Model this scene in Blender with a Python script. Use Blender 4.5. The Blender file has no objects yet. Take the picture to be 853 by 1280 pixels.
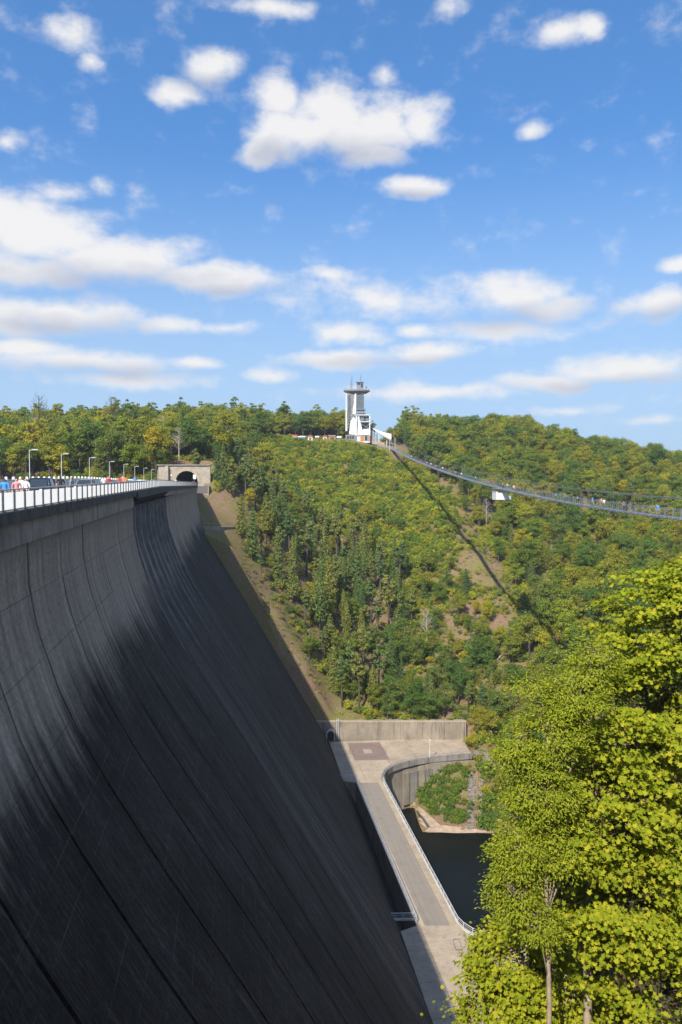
import bpy, bmesh, math, random
import numpy as np
from mathutils import Vector, Matrix, Euler

SC = bpy.context.scene
COL = SC.collection
R = math.radians

# ------------------------------------------------------------------ camera
F_PX = 976.0
PITCH = math.atan(42 / F_PX)
CAM = np.array([0.0, 0.0, 1.8])
cd = bpy.data.cameras.new('camera')
cam = bpy.data.objects.new('camera', cd); COL.objects.link(cam)
cam.location = CAM
cam.rotation_euler = (math.pi / 2 - PITCH, 0, 0)
cd.sensor_fit = 'VERTICAL'; cd.sensor_height = 24.0
cd.lens = 24.0 * F_PX / 1280
cd.clip_start = 0.2; cd.clip_end = 12000
SC.camera = cam

# direction of the dam (u along the crest, n downstream)
M_ = 0.142
U = np.array([-M_, 1, 0]); U /= np.linalg.norm(U)
NN = np.array([U[1], -U[0], 0])
ROT = math.atan2(U[1], U[0])          # local x along the dam

# ------------------------------------------------------------------ light
SUN_EL = R(42.0)
al = R(30.1)
h_ = -(U * math.cos(al) + NN * math.sin(al))          # towards the sun
SUN = np.array([h_[0] * math.cos(SUN_EL), h_[1] * math.cos(SUN_EL), math.sin(SUN_EL)])
sd = bpy.data.lights.new('sun', 'SUN'); sd.energy = 4.5; sd.angle = R(0.5); sd.color = (1.0, 0.93, 0.82)
so = bpy.data.objects.new('sun', sd); COL.objects.link(so)
so.rotation_euler = Vector(SUN).to_track_quat('Z', 'Y').to_euler()
so.location = (-40, -60, 90)
SC.view_settings.view_transform = 'Standard'; SC.view_settings.look = 'None'
SC.view_settings.gamma = 1.0; SC.view_settings.use_curve_mapping = False
SC.view_settings.exposure = 0.75
SC.cycles.max_bounces = 4; SC.cycles.diffuse_bounces = 2; SC.cycles.glossy_bounces = 2; SC.cycles.transmission_bounces = 2; SC.cycles.transparent_max_bounces = 8


HAZE = 0.00015
def ray(x, y):
    a = (x - 426.5) / F_PX; b = -(y - 640) / F_PX
    d = np.array([a, math.cos(PITCH) + b * math.sin(PITCH), -math.sin(PITCH) + b * math.cos(PITCH)])
    return d / d[1]
def atZ(x, y, z):
    d = ray(x, y); return CAM + d * ((z - CAM[2]) / d[2])
def atY(x, y, Y): return CAM + ray(x, y) * Y
def atT(x, y, t):
    d = ray(x, y); return CAM + d * (t / (d @ NN))
def proj(P):
    P = np.atleast_2d(P) - CAM
    dep = P[:, 1] * math.cos(PITCH) - P[:, 2] * math.sin(PITCH)
    up = P[:, 1] * math.sin(PITCH) + P[:, 2] * math.cos(PITCH)
    dep = np.where(dep < 0.1, 0.1, dep)
    return 426.5 + F_PX * P[:, 0] / dep, 640 - F_PX * up / dep, dep
def D(s, t, z): return U * s + NN * t + np.array([0, 0, z])

# ------------------------------------------------------------------ sky
W = bpy.data.worlds.new('World'); SC.world = W; W.use_nodes = True
wt = W.node_tree; wt.nodes.clear()
class T:
    """tiny node helper"""
    def __init__(s, tree): s.t = tree
    def n(s, typ, props=None, **ins):
        nd = s.t.nodes.new(typ)
        for k, v in (props or {}).items(): setattr(nd, k, v)
        for k, v in ins.items():
            k2 = int(k[1:]) if k[0] == 'i' and k[1:].isdigit() else k.replace('_', ' ')
            s.put(nd.inputs[k2], v)
        return nd
    def put(s, sock, v):
        if isinstance(v, bpy.types.NodeSocket): s.t.links.new(v, sock)
        elif isinstance(v, bpy.types.Node): s.t.links.new(v.outputs[0], sock)
        else:
            if sock.type == 'RGBA' and len(v) == 3: v = (*v, 1)
            sock.default_value = v
    def m(s, op, a, b=0.0, c=None, clamp=False):
        nd = s.n('ShaderNodeMath', {'operation': op, 'use_clamp': clamp}, i0=a, i1=b)
        if c is not None: s.put(nd.inputs[2], c)
        return nd.outputs[0]
    def vm(s, op, a, b=(0, 0, 0)):
        nd = s.n('ShaderNodeVectorMath', {'operation': op}, i0=a, i1=b)
        return nd.outputs['Value'] if op in ('LENGTH', 'DOT_PRODUCT') else nd.outputs[0]
    def noise(s, vec, scale, detail=4, rough=0.55, out='Fac', dist=0.0):
        return s.n('ShaderNodeTexNoise', Vector=vec, Scale=scale, Detail=detail, Roughness=rough, Distortion=dist).outputs[out]
    def mr(s, v, a, b, c=0.0, d=1.0, smooth=False):
        nd = s.n('ShaderNodeMapRange', {'interpolation_type': 'SMOOTHSTEP' if smooth else 'LINEAR'}, i0=v, i1=a, i2=b, i3=c, i4=d)
        return nd.outputs[0]
    def mix(s, f, a, b, blend='MIX'):
        nd = s.t.nodes.new('ShaderNodeMix'); nd.data_type = 'RGBA'; nd.blend_type = blend
        s.put(nd.inputs[0], f); s.put(nd.inputs[6], a); s.put(nd.inputs[7], b)
        return nd.outputs[2]
    def ramp(s, f, stops):
        nd = s.n('ShaderNodeValToRGB', i0=f); cr = nd.color_ramp
        while len(cr.elements) < len(stops): cr.elements.new(0.5)
        for e, (p, c) in zip(cr.elements, stops): e.position = p; e.color = (*c, 1)
        return nd.outputs[0]

BLOBS = [  # clouds: x, y, half width, half height (photo pixels), strength
    (345, 165, 46, 42, 1), (350, 125, 42, 30, 1), (415, 140, 62, 44, 1), (385, 165, 55, 34, 1), (440, 175, 70, 34, 1), (475, 160, 62, 44, 1), (525, 150, 38, 36, 1), (330, 188, 34, 22, .95), (465, 195, 50, 22, .95),
    (512, 237, 44, 15, .95), (265, 78, 44, 26, .95), (212, 112, 34, 22, .8), (60, 285, 95, 42, 1), (5, 275, 60, 40, 1), (150, 318, 110, 36, 1), (275, 347, 95, 22, 1),
    (20, 335, 90, 24, 1), (80, 238, 42, 16, .7), (85, 392, 95, 26, .95), (210, 405, 60, 14, .75), (10, 395, 70, 32, .95), (640, 362, 62, 32, .9), (690, 385, 46, 20, .85),
    (820, 380, 46, 24, .85), (848, 336, 34, 13, .85), (780, 462, 110, 22, .95), (690, 478, 80, 13, .85), (535, 440, 52, 15, .95), (430, 448, 80, 14, .9), (435, 418, 52, 18, .75), (515, 412, 32, 10, .8),
    (700, 34, 40, 22, .75), (742, 26, 24, 18, .7), (330, 8, 66, 14, .62), (92, 48, 48, 22, .62), (115, 75, 18, 14, .6), (670, 162, 22, 12, .7), (8, 176, 24, 20, .7), (575, 15, 30, 26, .5), (480, 85, 18, 22, .5),
    (100, 455, 130, 16, .8), (40, 440, 80, 14, .85), (160, 478, 120, 12, .65), (240, 458, 36, 10, .8), (540, 492, 150, 13, .7), (410, 345, 36, 14, .62), (470, 372, 170, 34, .5), (640, 410, 120, 16, .6), (700, 512, 60, 8, .6), (335, 470, 40, 10, .62), (130, 232, 22, 12, .6), (820, 522, 50, 7, .6), (280, 408, 60, 10, .55)]
def azel(x, y):
    d = ray(x, y); return math.atan2(d[0], d[1]), math.atan2(d[2], math.hypot(d[0], d[1]))

SHADE = [(440, 200, 115, 24), (345, 195, 45, 20), (130, 352, 190, 24), (285, 362, 80, 12), (80, 410, 130, 20), (650, 395, 100, 18), (820, 397, 55, 13), (770, 482, 130, 12), (500, 452, 120, 9), (512, 247, 42, 8), (260, 100, 50, 13), (120, 468, 140, 12)]
w = T(wt)
tc = w.n('ShaderNodeTexCoord').outputs['Generated']
sx = w.n('ShaderNodeSeparateXYZ', i0=tc)
az = w.m('ARCTAN2', sx.outputs[0], sx.outputs[1]); el = w.m('ARCSINE', sx.outputs[2])
P0 = w.n('ShaderNodeCombineXYZ', i0=az, i1=el, i2=0.0).outputs[0]
st = w.vm('MULTIPLY', P0, (1, 1.5, 1))
wn = w.noise(st, 7.0, 2, 0.5, 'Color')
def madd(a, b, c): return w.n('ShaderNodeVectorMath', {'operation': 'MULTIPLY_ADD'}, i0=a, i1=b, i2=c).outputs[0]
Pw = w.vm('ADD', P0, madd(wn, (.055, .032, 0), (-.0275, -.016, 0)))
def blobs(lst):
    acc = None
    for (x, y, bw, bh, k) in lst:
        a0, e0 = azel(x, y)
        aw = abs(azel(x + bw, y)[0] - azel(x - bw, y)[0]) / 2; eh = abs(azel(x, y - bh)[1] - azel(x, y + bh)[1]) / 2
        v = w.m('MULTIPLY_ADD', w.vm('LENGTH', madd(Pw, (1 / aw, 1 / eh, 0), (-a0 / aw, -e0 / eh, 0))), -k * .75, k)
        acc = v if acc is None else w.m('MAXIMUM', acc, v)
    return acc
acc = blobs(BLOBS); dark = blobs([(*b, 1) for b in SHADE])
# the same fair-weather clouds over the rest of the sky
out_v = w.m('MAXIMUM', w.mr(w.m('ABSOLUTE', az), .47, .62), w.mr(el, .62, .78))
gen = w.m('MULTIPLY', w.mr(w.noise(w.vm('MULTIPLY', P0, (1, 2.2, 0)), 3.2, 1, .5), .48, .72, -.1, .95), out_v)
n1 = w.noise(st, 17.0, 8, 0.6)
d0 = w.m('ADD', w.m('MAXIMUM', acc, gen), w.m('MULTIPLY_ADD', n1, 1.42, -.72))
cover = w.m('MULTIPLY', w.mr(d0, .02, .72, 0, 1, True), w.mr(el, -.005, .03))
shade = w.mr(w.m('ADD', dark, w.m('MULTIPLY_ADD', n1, 1.4, -.7)), .0, .95, 1, 0)
svec = w.vm('NORMALIZE', w.vm('ADD', tc, (0, 0, .2)))
sky = w.n('ShaderNodeTexSky', {'sky_type': 'NISHITA', 'sun_disc': False, 'sun_elevation': SUN_EL, 'sun_rotation': math.atan2(SUN[0], SUN[1]), 'altitude': 450, 'air_density': 1.0, 'dust_density': 0.4, 'ozone_density': 2.6}, Vector=svec)
skyc = w.n('ShaderNodeHueSaturation', Saturation=1.22, Value=1.0, Color=sky)
ccol = w.mix(shade, (2.35, 2.42, 2.75), (3.8, 3.72, 3.65))
skyh = w.mix(w.mr(el, .42, .0, 0, .85, True), skyc, (2.05, 2.72, 3.35))     # pale air low over the land
final = w.mix(w.m('MULTIPLY', cover, .93), skyh, ccol)
bg = w.n('ShaderNodeBackground', Color=final, Strength=0.15)
wo = w.n('ShaderNodeOutputWorld'); w.put(wo.inputs[0], bg)
W.cycles.sampling_method = 'NONE'

# ------------------------------------------------------------------ mesh helpers
class MB:
    def __init__(s): s.v = []; s.f = []; s.mi = []
    def add(s, vs, fs, mi=0):
        o = len(s.v); s.v += [tuple(map(float, v)) for v in vs]; s.f += [tuple(i + o for i in f) for f in fs]; s.mi += [mi] * len(fs); return s
    def box(s, c, size, rz=0.0, mi=0, M=None):
        x, y, z = [q / 2 for q in size]
        ca, sa = math.cos(rz), math.sin(rz); vs = []
        for dz in (-z, z):
            for dx, dy in ((-x, -y), (x, -y), (x, y), (-x, y)):
                vs.append((c[0] + dx * ca - dy * sa, c[1] + dx * sa + dy * ca, c[2] + dz))
        return s.add(vs, [(3, 2, 1, 0), (4, 5, 6, 7), (0, 1, 5, 4), (1, 2, 6, 5), (2, 3, 7, 6), (3, 0, 4, 7)], mi)
    def prism(s, poly, z0, z1, mi=0):
        n = len(poly); area = sum(poly[i][0] * poly[(i + 1) % n][1] - poly[(i + 1) % n][0] * poly[i][1] for i in range(n))
        if area < 0: poly = poly[::-1]
        vs = [(p[0], p[1], z0) for p in poly] + [(p[0], p[1], z1) for p in poly]
        return s.add(vs, [tuple(range(n))[::-1], tuple(range(n, 2 * n))] + [(i, (i + 1) % n, n + (i + 1) % n, n + i) for i in range(n)], mi)
    def slab(s, poly3, vec, mi=0):
        """polygon in 3-D pushed along vec"""
        n = len(poly3); vec = np.array(vec)
        vs = [np.array(p) for p in poly3]; vs = vs + [p + vec for p in vs]
        return s.add(vs, [tuple(range(n)), tuple(range(n, 2 * n))[::-1]] + [(i, n + i, n + (i + 1) % n, (i + 1) % n) for i in range(n)], mi)
    def bar(s, a, b, w, h=None, mi=0):
        a = np.array(a, float); b = np.array(b, float); h = h or w
        d = b - a; d /= np.linalg.norm(d)
        up = np.array([0, 0, 1.0]) if abs(d[2]) < .95 else np.array([0, 1.0, 0])
        r = np.cross(d, up); r /= np.linalg.norm(r); up = np.cross(r, d)
        vs = [p + r * i * w / 2 + up * j * h / 2 for p in (a, b) for i, j in ((-1, -1), (1, -1), (1, 1), (-1, 1))]
        return s.add(vs, [(3, 2, 1, 0), (4, 5, 6, 7), (0, 1, 5, 4), (1, 2, 6, 5), (2, 3, 7, 6), (3, 0, 4, 7)], mi)
    def tube(s, pts, rad, n=6, mi=0):
        pts = [np.array(p, float) for p in pts]
        if not hasattr(rad, '__len__'): rad = [rad] * len(pts)
        vs = []; prev = None
        for i, p in enumerate(pts):
            d = pts[min(i + 1, len(pts) - 1)] - pts[max(i - 1, 0)]; d = d / (np.linalg.norm(d) + 1e-9)
            ref = np.array([1.0, 0, 0]) if abs(d[0]) < .9 else np.array([0, 1.0, 0])
            r = np.cross(d, ref); r /= np.linalg.norm(r); q = np.cross(d, r)
            for k in range(n):
                a = 2 * math.pi * k / n; vs.append(p + (r * math.cos(a) + q * math.sin(a)) * rad[i])
        fs = [(i * n + k, i * n + (k + 1) % n, (i + 1) * n + (k + 1) % n, (i + 1) * n + k) for i in range(len(pts) - 1) for k in range(n)]
        fs += [tuple(range(n))[::-1], tuple(range((len(pts) - 1) * n, len(pts) * n))]
        return s.add(vs, fs, mi)
    def lathe(s, prof, c, n=16, mi=0):
        vs = [(c[0] + r * math.cos(2 * math.pi * k / n), c[1] + r * math.sin(2 * math.pi * k / n), c[2] + z) for r, z in prof for k in range(n)]
        m = len(prof)
        fs = [(i * n + k, i * n + (k + 1) % n, (i + 1) * n + (k + 1) % n, (i + 1) * n + k) for i in range(m - 1) for k in range(n)]
        fs += [tuple(range(n))[::-1], tuple(range((m - 1) * n, m * n))]
        return s.add(vs, fs, mi)
    def mesh(s, name, mats, off=(0, 0, 0), smooth=False):
        me = bpy.data.meshes.new(name); off = np.array(off, float)
        V = np.array(s.v) - off
        me.from_pydata(V.tolist(), [], s.f)
        for m in (mats if isinstance(mats, (list, tuple)) else [mats]): me.materials.append(m)
        if any(s.mi): me.polygons.foreach_set('material_index', s.mi)
        if smooth: me.polygons.foreach_set('use_smooth', [True] * len(me.polygons))
        me.update(); return me
    def build(s, name, mats, parent=None, smooth=False, loc=None):
        """world-space geometry; the origin goes to the parent's base, or to the thing's own foot"""
        if parent is not None: off = wloc(parent)
        elif loc is not None: off = np.array(loc, float)
        else:
            V = np.array(s.v); off = np.array([*((V.min(0) + V.max(0)) / 2)[:2], V[:, 2].min()])
        o = bpy.data.objects.new(name, s.mesh(name, mats, off, smooth)); COL.objects.link(o)
        if parent is None: o.location = off
        else: o.parent = parent
        return o
def wloc(o):
    v = np.zeros(3)
    while o is not None: v += np.array(o.location); o = o.parent
    return v
def tag(o, label, cat, group=None):
    o['label'] = label; o['category'] = cat
    if group: o['group'] = group
    return o
def struct(o, kind='structure'): o['kind'] = kind; return o
def empty(name, loc, label, cat, group=None, rz=0.0):
    o = bpy.data.objects.new(name, None); COL.objects.link(o); o.location = loc; o.rotation_euler = (0, 0, rz); o.empty_display_size = .5
    return tag(o, label, cat, group)
def inst(name, me, parent, loc, rz=0.0, scale=None, rot=None):
    """loc in world space, parent unrotated"""
    o = bpy.data.objects.new(name, me); COL.objects.link(o); o.parent = parent
    o.location = np.array(loc, float) - (wloc(parent) if parent else 0)
    o.rotation_euler = rot if rot else (0, 0, rz)
    if scale: o.scale = scale
    return o
def mesh_np(name, V, F, mats, mi=None):
    """F: (n,k) array of one face size"""
    me = bpy.data.meshes.new(name); n, k = F.shape
    me.vertices.add(len(V)); me.vertices.foreach_set('co', np.asarray(V, np.float32).ravel())
    me.loops.add(n * k); me.loops.foreach_set('vertex_index', F.astype(np.int32).ravel())
    me.polygons.add(n); me.polygons.foreach_set('loop_start', np.arange(n, dtype=np.int32) * k)
    me.polygons.foreach_set('loop_total', np.full(n, k, np.int32))
    for m in (mats if isinstance(mats, (list, tuple)) else [mats]): me.materials.append(m)
    if mi is not None: me.polygons.foreach_set('material_index', mi)
    me.update(calc_edges=True); return me
def ORD(i):
    return ['first', 'second', 'third', 'fourth', 'fifth', 'sixth', 'seventh', 'eighth', 'ninth', 'tenth', 'eleventh', 'twelfth', 'thirteenth', 'fourteenth', 'fifteenth',
            'sixteenth', 'seventeenth', 'eighteenth', 'nineteenth', 'twentieth', 'twenty-first', 'twenty-second', 'twenty-third', 'twenty-fourth', 'twenty-fifth', 'twenty-sixth', 'twenty-seventh', 'twenty-eighth', 'twenty-ninth', 'thirtieth'][i]

# ------------------------------------------------------------------ materials
def newmat(name):
    m = bpy.data.materials.new(name); m.use_nodes = True; t = m.node_tree; t.nodes.clear()
    k = T(t); o = k.n('ShaderNodeOutputMaterial'); return m, k, o
def simple(name, col, rough=.6, metal=0.0, var=.18, scale=3.0, bump=0.0, spec=.4):
    m, k, o = newmat(name)
    pos = k.n('ShaderNodeNewGeometry').outputs['Position']
    n = k.noise(pos, scale, 5, .6)
    c = k.mix(k.mr(n, .3, .7), tuple(v * (1 - var) for v in col), tuple(min(1, v * (1 + var)) for v in col))
    b = k.n('ShaderNodeBsdfPrincipled', Base_Color=c, Roughness=rough, Metallic=metal); b.inputs['Specular IOR Level'].default_value = spec
    if bump:
        k.put(b.inputs['Normal'], k.n('ShaderNodeBump', Strength=bump, Distance=.05, Height=k.noise(pos, scale * 8, 4)))
    k.put(o.inputs[0], b); return m
def dam_coords(k):
    pos = k.n('ShaderNodeNewGeometry').outputs['Position']
    s = k.vm('DOT_PRODUCT', pos, tuple(U)); t = k.vm('DOT_PRODUCT', pos, tuple(NN))
    z = k.n('ShaderNodeSeparateXYZ', i0=pos).outputs[2]
    return pos, s, t, z

def mat_dam():
    m, k, o = newmat('dam_concrete')
    pos, s, t, z = dam_coords(k)
    v = k.n('ShaderNodeCombineXYZ', i0=s, i1=t, i2=z).outputs[0]
    big = k.noise(v, .11, 5, .6)
    streak = k.noise(k.vm('MULTIPLY', v, (1.5, .02, .05)), 1.0, 5, .65)         # runs of water down the face
    fine = k.noise(k.vm('MULTIPLY', v, (5.0, .15, .3)), 1.0, 4, .6)
    grain = k.noise(v, 3.5, 6, .7)
    isl = k.n('ShaderNodeNewGeometry').outputs['Random Per Island']
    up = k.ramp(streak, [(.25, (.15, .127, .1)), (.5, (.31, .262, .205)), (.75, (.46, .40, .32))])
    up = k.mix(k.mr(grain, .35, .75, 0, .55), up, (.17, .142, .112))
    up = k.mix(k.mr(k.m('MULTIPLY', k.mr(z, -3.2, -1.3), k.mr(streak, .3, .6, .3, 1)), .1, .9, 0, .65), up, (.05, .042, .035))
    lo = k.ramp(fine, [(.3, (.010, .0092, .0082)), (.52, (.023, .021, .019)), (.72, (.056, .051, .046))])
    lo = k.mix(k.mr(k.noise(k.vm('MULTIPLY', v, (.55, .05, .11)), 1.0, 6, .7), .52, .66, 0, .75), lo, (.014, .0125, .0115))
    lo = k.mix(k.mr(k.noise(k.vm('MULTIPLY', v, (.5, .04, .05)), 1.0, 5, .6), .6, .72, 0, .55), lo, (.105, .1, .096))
    # lighter run marks under the spillway
    sp = k.m('MULTIPLY', k.mr(s, 88, 95), k.mr(s, 134, 124))
    lines = k.mr(k.noise(k.vm('MULTIPLY', v, (1.1, .0, .006)), 1.0, 3, .6), .54, .62)
    lo = k.mix(k.m('MULTIPLY', k.m('MULTIPLY', sp, lines), .75), lo, (.13, .13, .14))
    # brown moss clumps on the lower part
    blot = k.noise(k.vm('MULTIPLY', v, (.16, .1, .12)), 1.0, 6, .68)
    lo = k.mix(k.mr(blot, .5, .68, 0, .7), lo, (.05, .047, .045))
    lo = k.mix(k.mr(blot, .46, .34, 0, .7), lo, (.0075, .0072, .0068))
    moss = k.mr(k.noise(k.vm('MULTIPLY', v, (1.7, .8, .9)), 1.0, 8, .8), .56, .61)
    smear = k.noise(k.vm('MULTIPLY', v, (.8, .1, .16)), 1.0, 7, .72)
    lo = k.mix(k.mr(smear, .57, .68, 0, .65), lo, (.085, .082, .08))
    pit = k.noise(k.vm('MULTIPLY', v, (2.6, 1.2, 1.6)), 1.0, 6, .8)
    lo = k.mix(k.mr(pit, .56, .68, 0, .6), lo, (.008, .007, .006))
    lo = k.mix(k.m('MULTIPLY', moss, k.mr(z, -14, -22, 0, .9)), lo, (.03, .017, .006))
    gr2 = k.noise(k.vm('MULTIPLY', v, (4.5, 2.0, 2.6)), 1.0, 7, .85)
    lo = k.mix(1.0, lo, k.mix(k.mr(gr2, .36, .64), (.36, .34, .31), (1.8, 1.66, 1.5)), 'MULTIPLY')
    up = k.mix(1.0, up, k.mix(k.mr(gr2, .36, .64), (.68, .68, .68), (1.28, 1.27, 1.25)), 'MULTIPLY')
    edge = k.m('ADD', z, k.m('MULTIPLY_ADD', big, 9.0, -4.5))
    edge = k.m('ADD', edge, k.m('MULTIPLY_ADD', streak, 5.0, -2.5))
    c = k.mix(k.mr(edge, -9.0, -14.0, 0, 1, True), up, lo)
    # lift lines every 1.9 m
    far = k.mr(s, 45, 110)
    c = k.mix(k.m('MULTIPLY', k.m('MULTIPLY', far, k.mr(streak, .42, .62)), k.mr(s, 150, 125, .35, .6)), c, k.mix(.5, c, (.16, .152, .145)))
    ph = k.m('FRACT', k.m('MULTIPLY', k.m('MULTIPLY_ADD', k.noise(v, .05, 1), .8, z), 1 / 1.5))
    ln = k.m('MULTIPLY', k.mr(k.m('ABSOLUTE', k.m('SUBTRACT', ph, .5)), .03, .0), k.mr(k.noise(v, .3, 5, .7), .44, .66))
    c = k.mix(k.m('MULTIPLY', ln, k.mr(z, -14, -8, .6, .7)), c, k.mix(.5, c, (.26, .24, .21)))
    c = k.mix(k.mr(isl, 0, 1, 0, .28), c, k.mix(1.0, c, (.72, .7, .68), 'MULTIPLY'))
    b = k.n('ShaderNodeBsdfPrincipled', Base_Color=c, Roughness=.9); b.inputs['Specular IOR Level'].default_value = .2
    k.put(b.inputs['Normal'], k.n('ShaderNodeBump', Strength=.8, Distance=.08, Height=k.m('ADD', grain, k.m('MULTIPLY', ln, .6))))
    k.put(o.inputs[0], b); return m
def mat_concrete(name, a, b_, stain=.5, sc=.25):
    m, k, o = newmat(name)
    pos = k.n('ShaderNodeNewGeometry').outputs['Position']
    n = k.noise(pos, sc, 6, .65); n2 = k.noise(pos, 2.2, 6, .7)
    sepz = k.vm('MULTIPLY', pos, (1.2, 1.2, .12)); st = k.noise(sepz, 1.0, 5, .6)
    c = k.mix(k.mr(n, .35, .65), a, b_)
    c = k.mix(k.mr(n2, .5, .75, 0, .4), c, tuple(v * .62 for v in a))
    c = k.mix(k.mr(st, .52, .7, 0, stain), c, tuple(v * .45 for v in a))
    isl = k.n('ShaderNodeObjectInfo').outputs['Random']
    c = k.mix(k.mr(isl, 0, 1, 0, .3), c, k.mix(1.0, c, (.82, .8, .78), 'MULTIPLY'))
    b = k.n('ShaderNodeBsdfPrincipled', Base_Color=c, Roughness=.88); b.inputs['Specular IOR Level'].default_value = .25
    k.put(b.inputs['Normal'], k.n('ShaderNodeBump', Strength=.3, Distance=.03, Height=n2))
    k.put(o.inputs[0], b); return m
def mat_leaf(name, c1, c2, c3, trans=.3, hue=.5, patch=.0):
    """c1 dark, c2 mid, c3 yellow; spread per leaf and per tree"""
    m, k, o = newmat(name)
    isl = k.n('ShaderNodeNewGeometry').outputs['Random Per Island']
    rnd = k.n('ShaderNodeObjectInfo').outputs['Random']
    c = k.ramp(isl, [(0, c1), (.55, c2), (.93, c3)])
    tint = k.ramp(rnd, [(0, (.5, .72, .8)), (.3, (.76, .95, .85)), (.55, (1, 1, 1)), (.8, (1.2, 1.1, .8)), (.95, (1.25, 1.1, .75)), (1, (1.3, 1.0, .8))])
    c = k.mix(hue, c, k.mix(1.0, c, tint, 'MULTIPLY'))
    d = k.n('ShaderNodeBsdfDiffuse', Color=c)
    tr = k.n('ShaderNodeBsdfTranslucent', Color=k.mix(1.0, c, (1.25, 1.2, .6), 'MULTIPLY'))
    k.put(o.inputs[0], k.n('ShaderNodeMixShader', i0=trans, i1=d.outputs[0], i2=tr.outputs[0])); return m
def mat_ground():
    m, k, o = newmat('hillside_ground')
    pos = k.n('ShaderNodeNewGeometry').outputs['Position']
    n = k.noise(pos, .035, 6, .62); n2 = k.noise(pos, .35, 6, .7); n3 = k.noise(pos, 2.2, 5, .7)
    n4 = k.noise(pos, 7.0, 4, .7)
    soil = k.ramp(k.m('MULTIPLY_ADD', n4, .5, k.m('MULTIPLY', n3, .5)), [(.3, (.09, .055, .035)), (.5, (.2, .13, .085)), (.7, (.33, .235, .165))])
    grass = k.ramp(k.m('MULTIPLY_ADD', n4, .5, k.m('MULTIPLY', n3, .5)), [(.3, (.06, .068, .018)), (.5, (.15, .14, .045)), (.7, (.27, .22, .09))])
    c = k.mix(k.mr(k.m('ADD', n, k.m('MULTIPLY_ADD', n2, .9, -.45)), .42, .62), soil, grass)
    b = k.n('ShaderNodeBsdfPrincipled', Base_Color=c, Roughness=.95); b.inputs['Specular IOR Level'].default_value = .1
    k.put(b.inputs['Normal'], k.n('ShaderNodeBump', Strength=.7, Distance=.4, Height=k.m('ADD', n2, n3)))
    k.put(o.inputs[0], b); return m
def mat_water():
    m, k, o = newmat('dark_water')
    pos = k.n('ShaderNodeNewGeometry').outputs['Position']
    b = k.n('ShaderNodeBsdfPrincipled', Base_Color=(.006, .0075, .0055), Roughness=.14); b.inputs['Specular IOR Level'].default_value = .06
    rip = k.noise(k.vm('MULTIPLY', pos, (1, .6, 1)), .9, 4, .6)
    k.put(b.inputs['Normal'], k.n('ShaderNodeBump', Strength=.35, Distance=.12, Height=rip))
    k.put(o.inputs[0], b); return m
def mat_panel():
    m, k, o = newmat('milky_panel')
    d = k.n('ShaderNodeBsdfPrincipled', Base_Color=(.88, .88, .86), Roughness=.35)
    tr = k.n('ShaderNodeBsdfTranslucent', Color=(.96, .95, .92))
    mx = k.n('ShaderNodeMixShader', i0=.85, i1=d.outputs[0], i2=tr.outputs[0])
    tp = k.n('ShaderNodeBsdfTransparent')
    k.put(o.inputs[0], k.n('ShaderNodeMixShader', i0=.16, i1=mx.outputs[0], i2=tp.outputs[0])); return m
def mat_masonry():
    m, k, o = newmat('portal_masonry')
    pos = k.n('ShaderNodeNewGeometry').outputs['Position']
    sp = k.n('ShaderNodeSeparateXYZ', i0=pos)
    v = k.n('ShaderNodeCombineXYZ', i0=k.m('ADD', sp.outputs[0], sp.outputs[1]), i1=sp.outputs[2], i2=0.0).outputs[0]
    br = k.n('ShaderNodeTexBrick', Vector=v, Color1=(.30, .26, .2, 1), Color2=(.42, .37, .29, 1), Mortar=(.2, .18, .15, 1), Scale=1.0)
    br.inputs['Mortar Size'].default_value = .03; br.inputs['Brick Width'].default_value = .9; br.inputs['Row Height'].default_value = .42
    c = k.mix(k.mr(k.noise(pos, .5, 5), .4, .7, 0, .5), br.outputs[0], (.2, .175, .14))
    b = k.n('ShaderNodeBsdfPrincipled', Base_Color=c, Roughness=.9)
    k.put(b.inputs['Normal'], k.n('ShaderNodeBump', Strength=.5, Distance=.04, Height=br.outputs[1]))
    k.put(o.inputs[0], b); return m

M = {}
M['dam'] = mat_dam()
M['plaza'] = mat_concrete('plaza_concrete', (.31, .255, .19), (.42, .345, .26), .45)
M['wall'] = mat_concrete('wall_concrete', (.2, .175, .14), (.3, .26, .205), .8)
M['grey_conc'] = mat_concrete('grey_concrete', (.17, .16, .145), (.27, .25, .225), .7)
M['dark_conc'] = mat_concrete('damp_concrete', (.05, .048, .046), (.085, .08, .075), .6)  # darker concrete tone for basin floor and outlet channel
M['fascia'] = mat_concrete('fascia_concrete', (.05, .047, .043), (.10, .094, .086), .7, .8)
def mat_asphalt():
    m, k, o = newmat('worn_asphalt'); pos, s_, t_, z_ = dam_coords(k)
    v = k.n('ShaderNodeCombineXYZ', i0=s_, i1=t_, i2=0.0).outputs[0]
    tr = k.noise(k.vm('MULTIPLY', v, (.012, 1.4, 0)), 1.0, 3, .6); bl = k.noise(v, .35, 6, .7); fn = k.noise(v, 4, 5, .75)
    c = k.mix(k.mr(tr, .3, .7), (.195, .17, .14), (.235, .205, .17)); c = k.mix(k.mr(bl, .5, .72, 0, .5), c, (.13, .112, .095)); c = k.mix(k.mr(fn, .45, .7, 0, .3), c, (.31, .275, .235))
    k.put(o.inputs[0], k.n('ShaderNodeBsdfPrincipled', Base_Color=c, Roughness=.92)); return m
M['asphalt'] = mat_asphalt()
M['road'] = simple('crest_asphalt', (.12, .115, .11), .92, 0, .12, 1.5, .2)
M['pad'] = simple('red_paving', (.2, .145, .125), .9, 0, .14, 1.3)
M['pad_line'] = simple('paving_joint', (.13, .1, .09), .9)
M['galv'] = simple('galvanised_steel', (.36, .37, .38), .45, .55, .12, 6)
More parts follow.
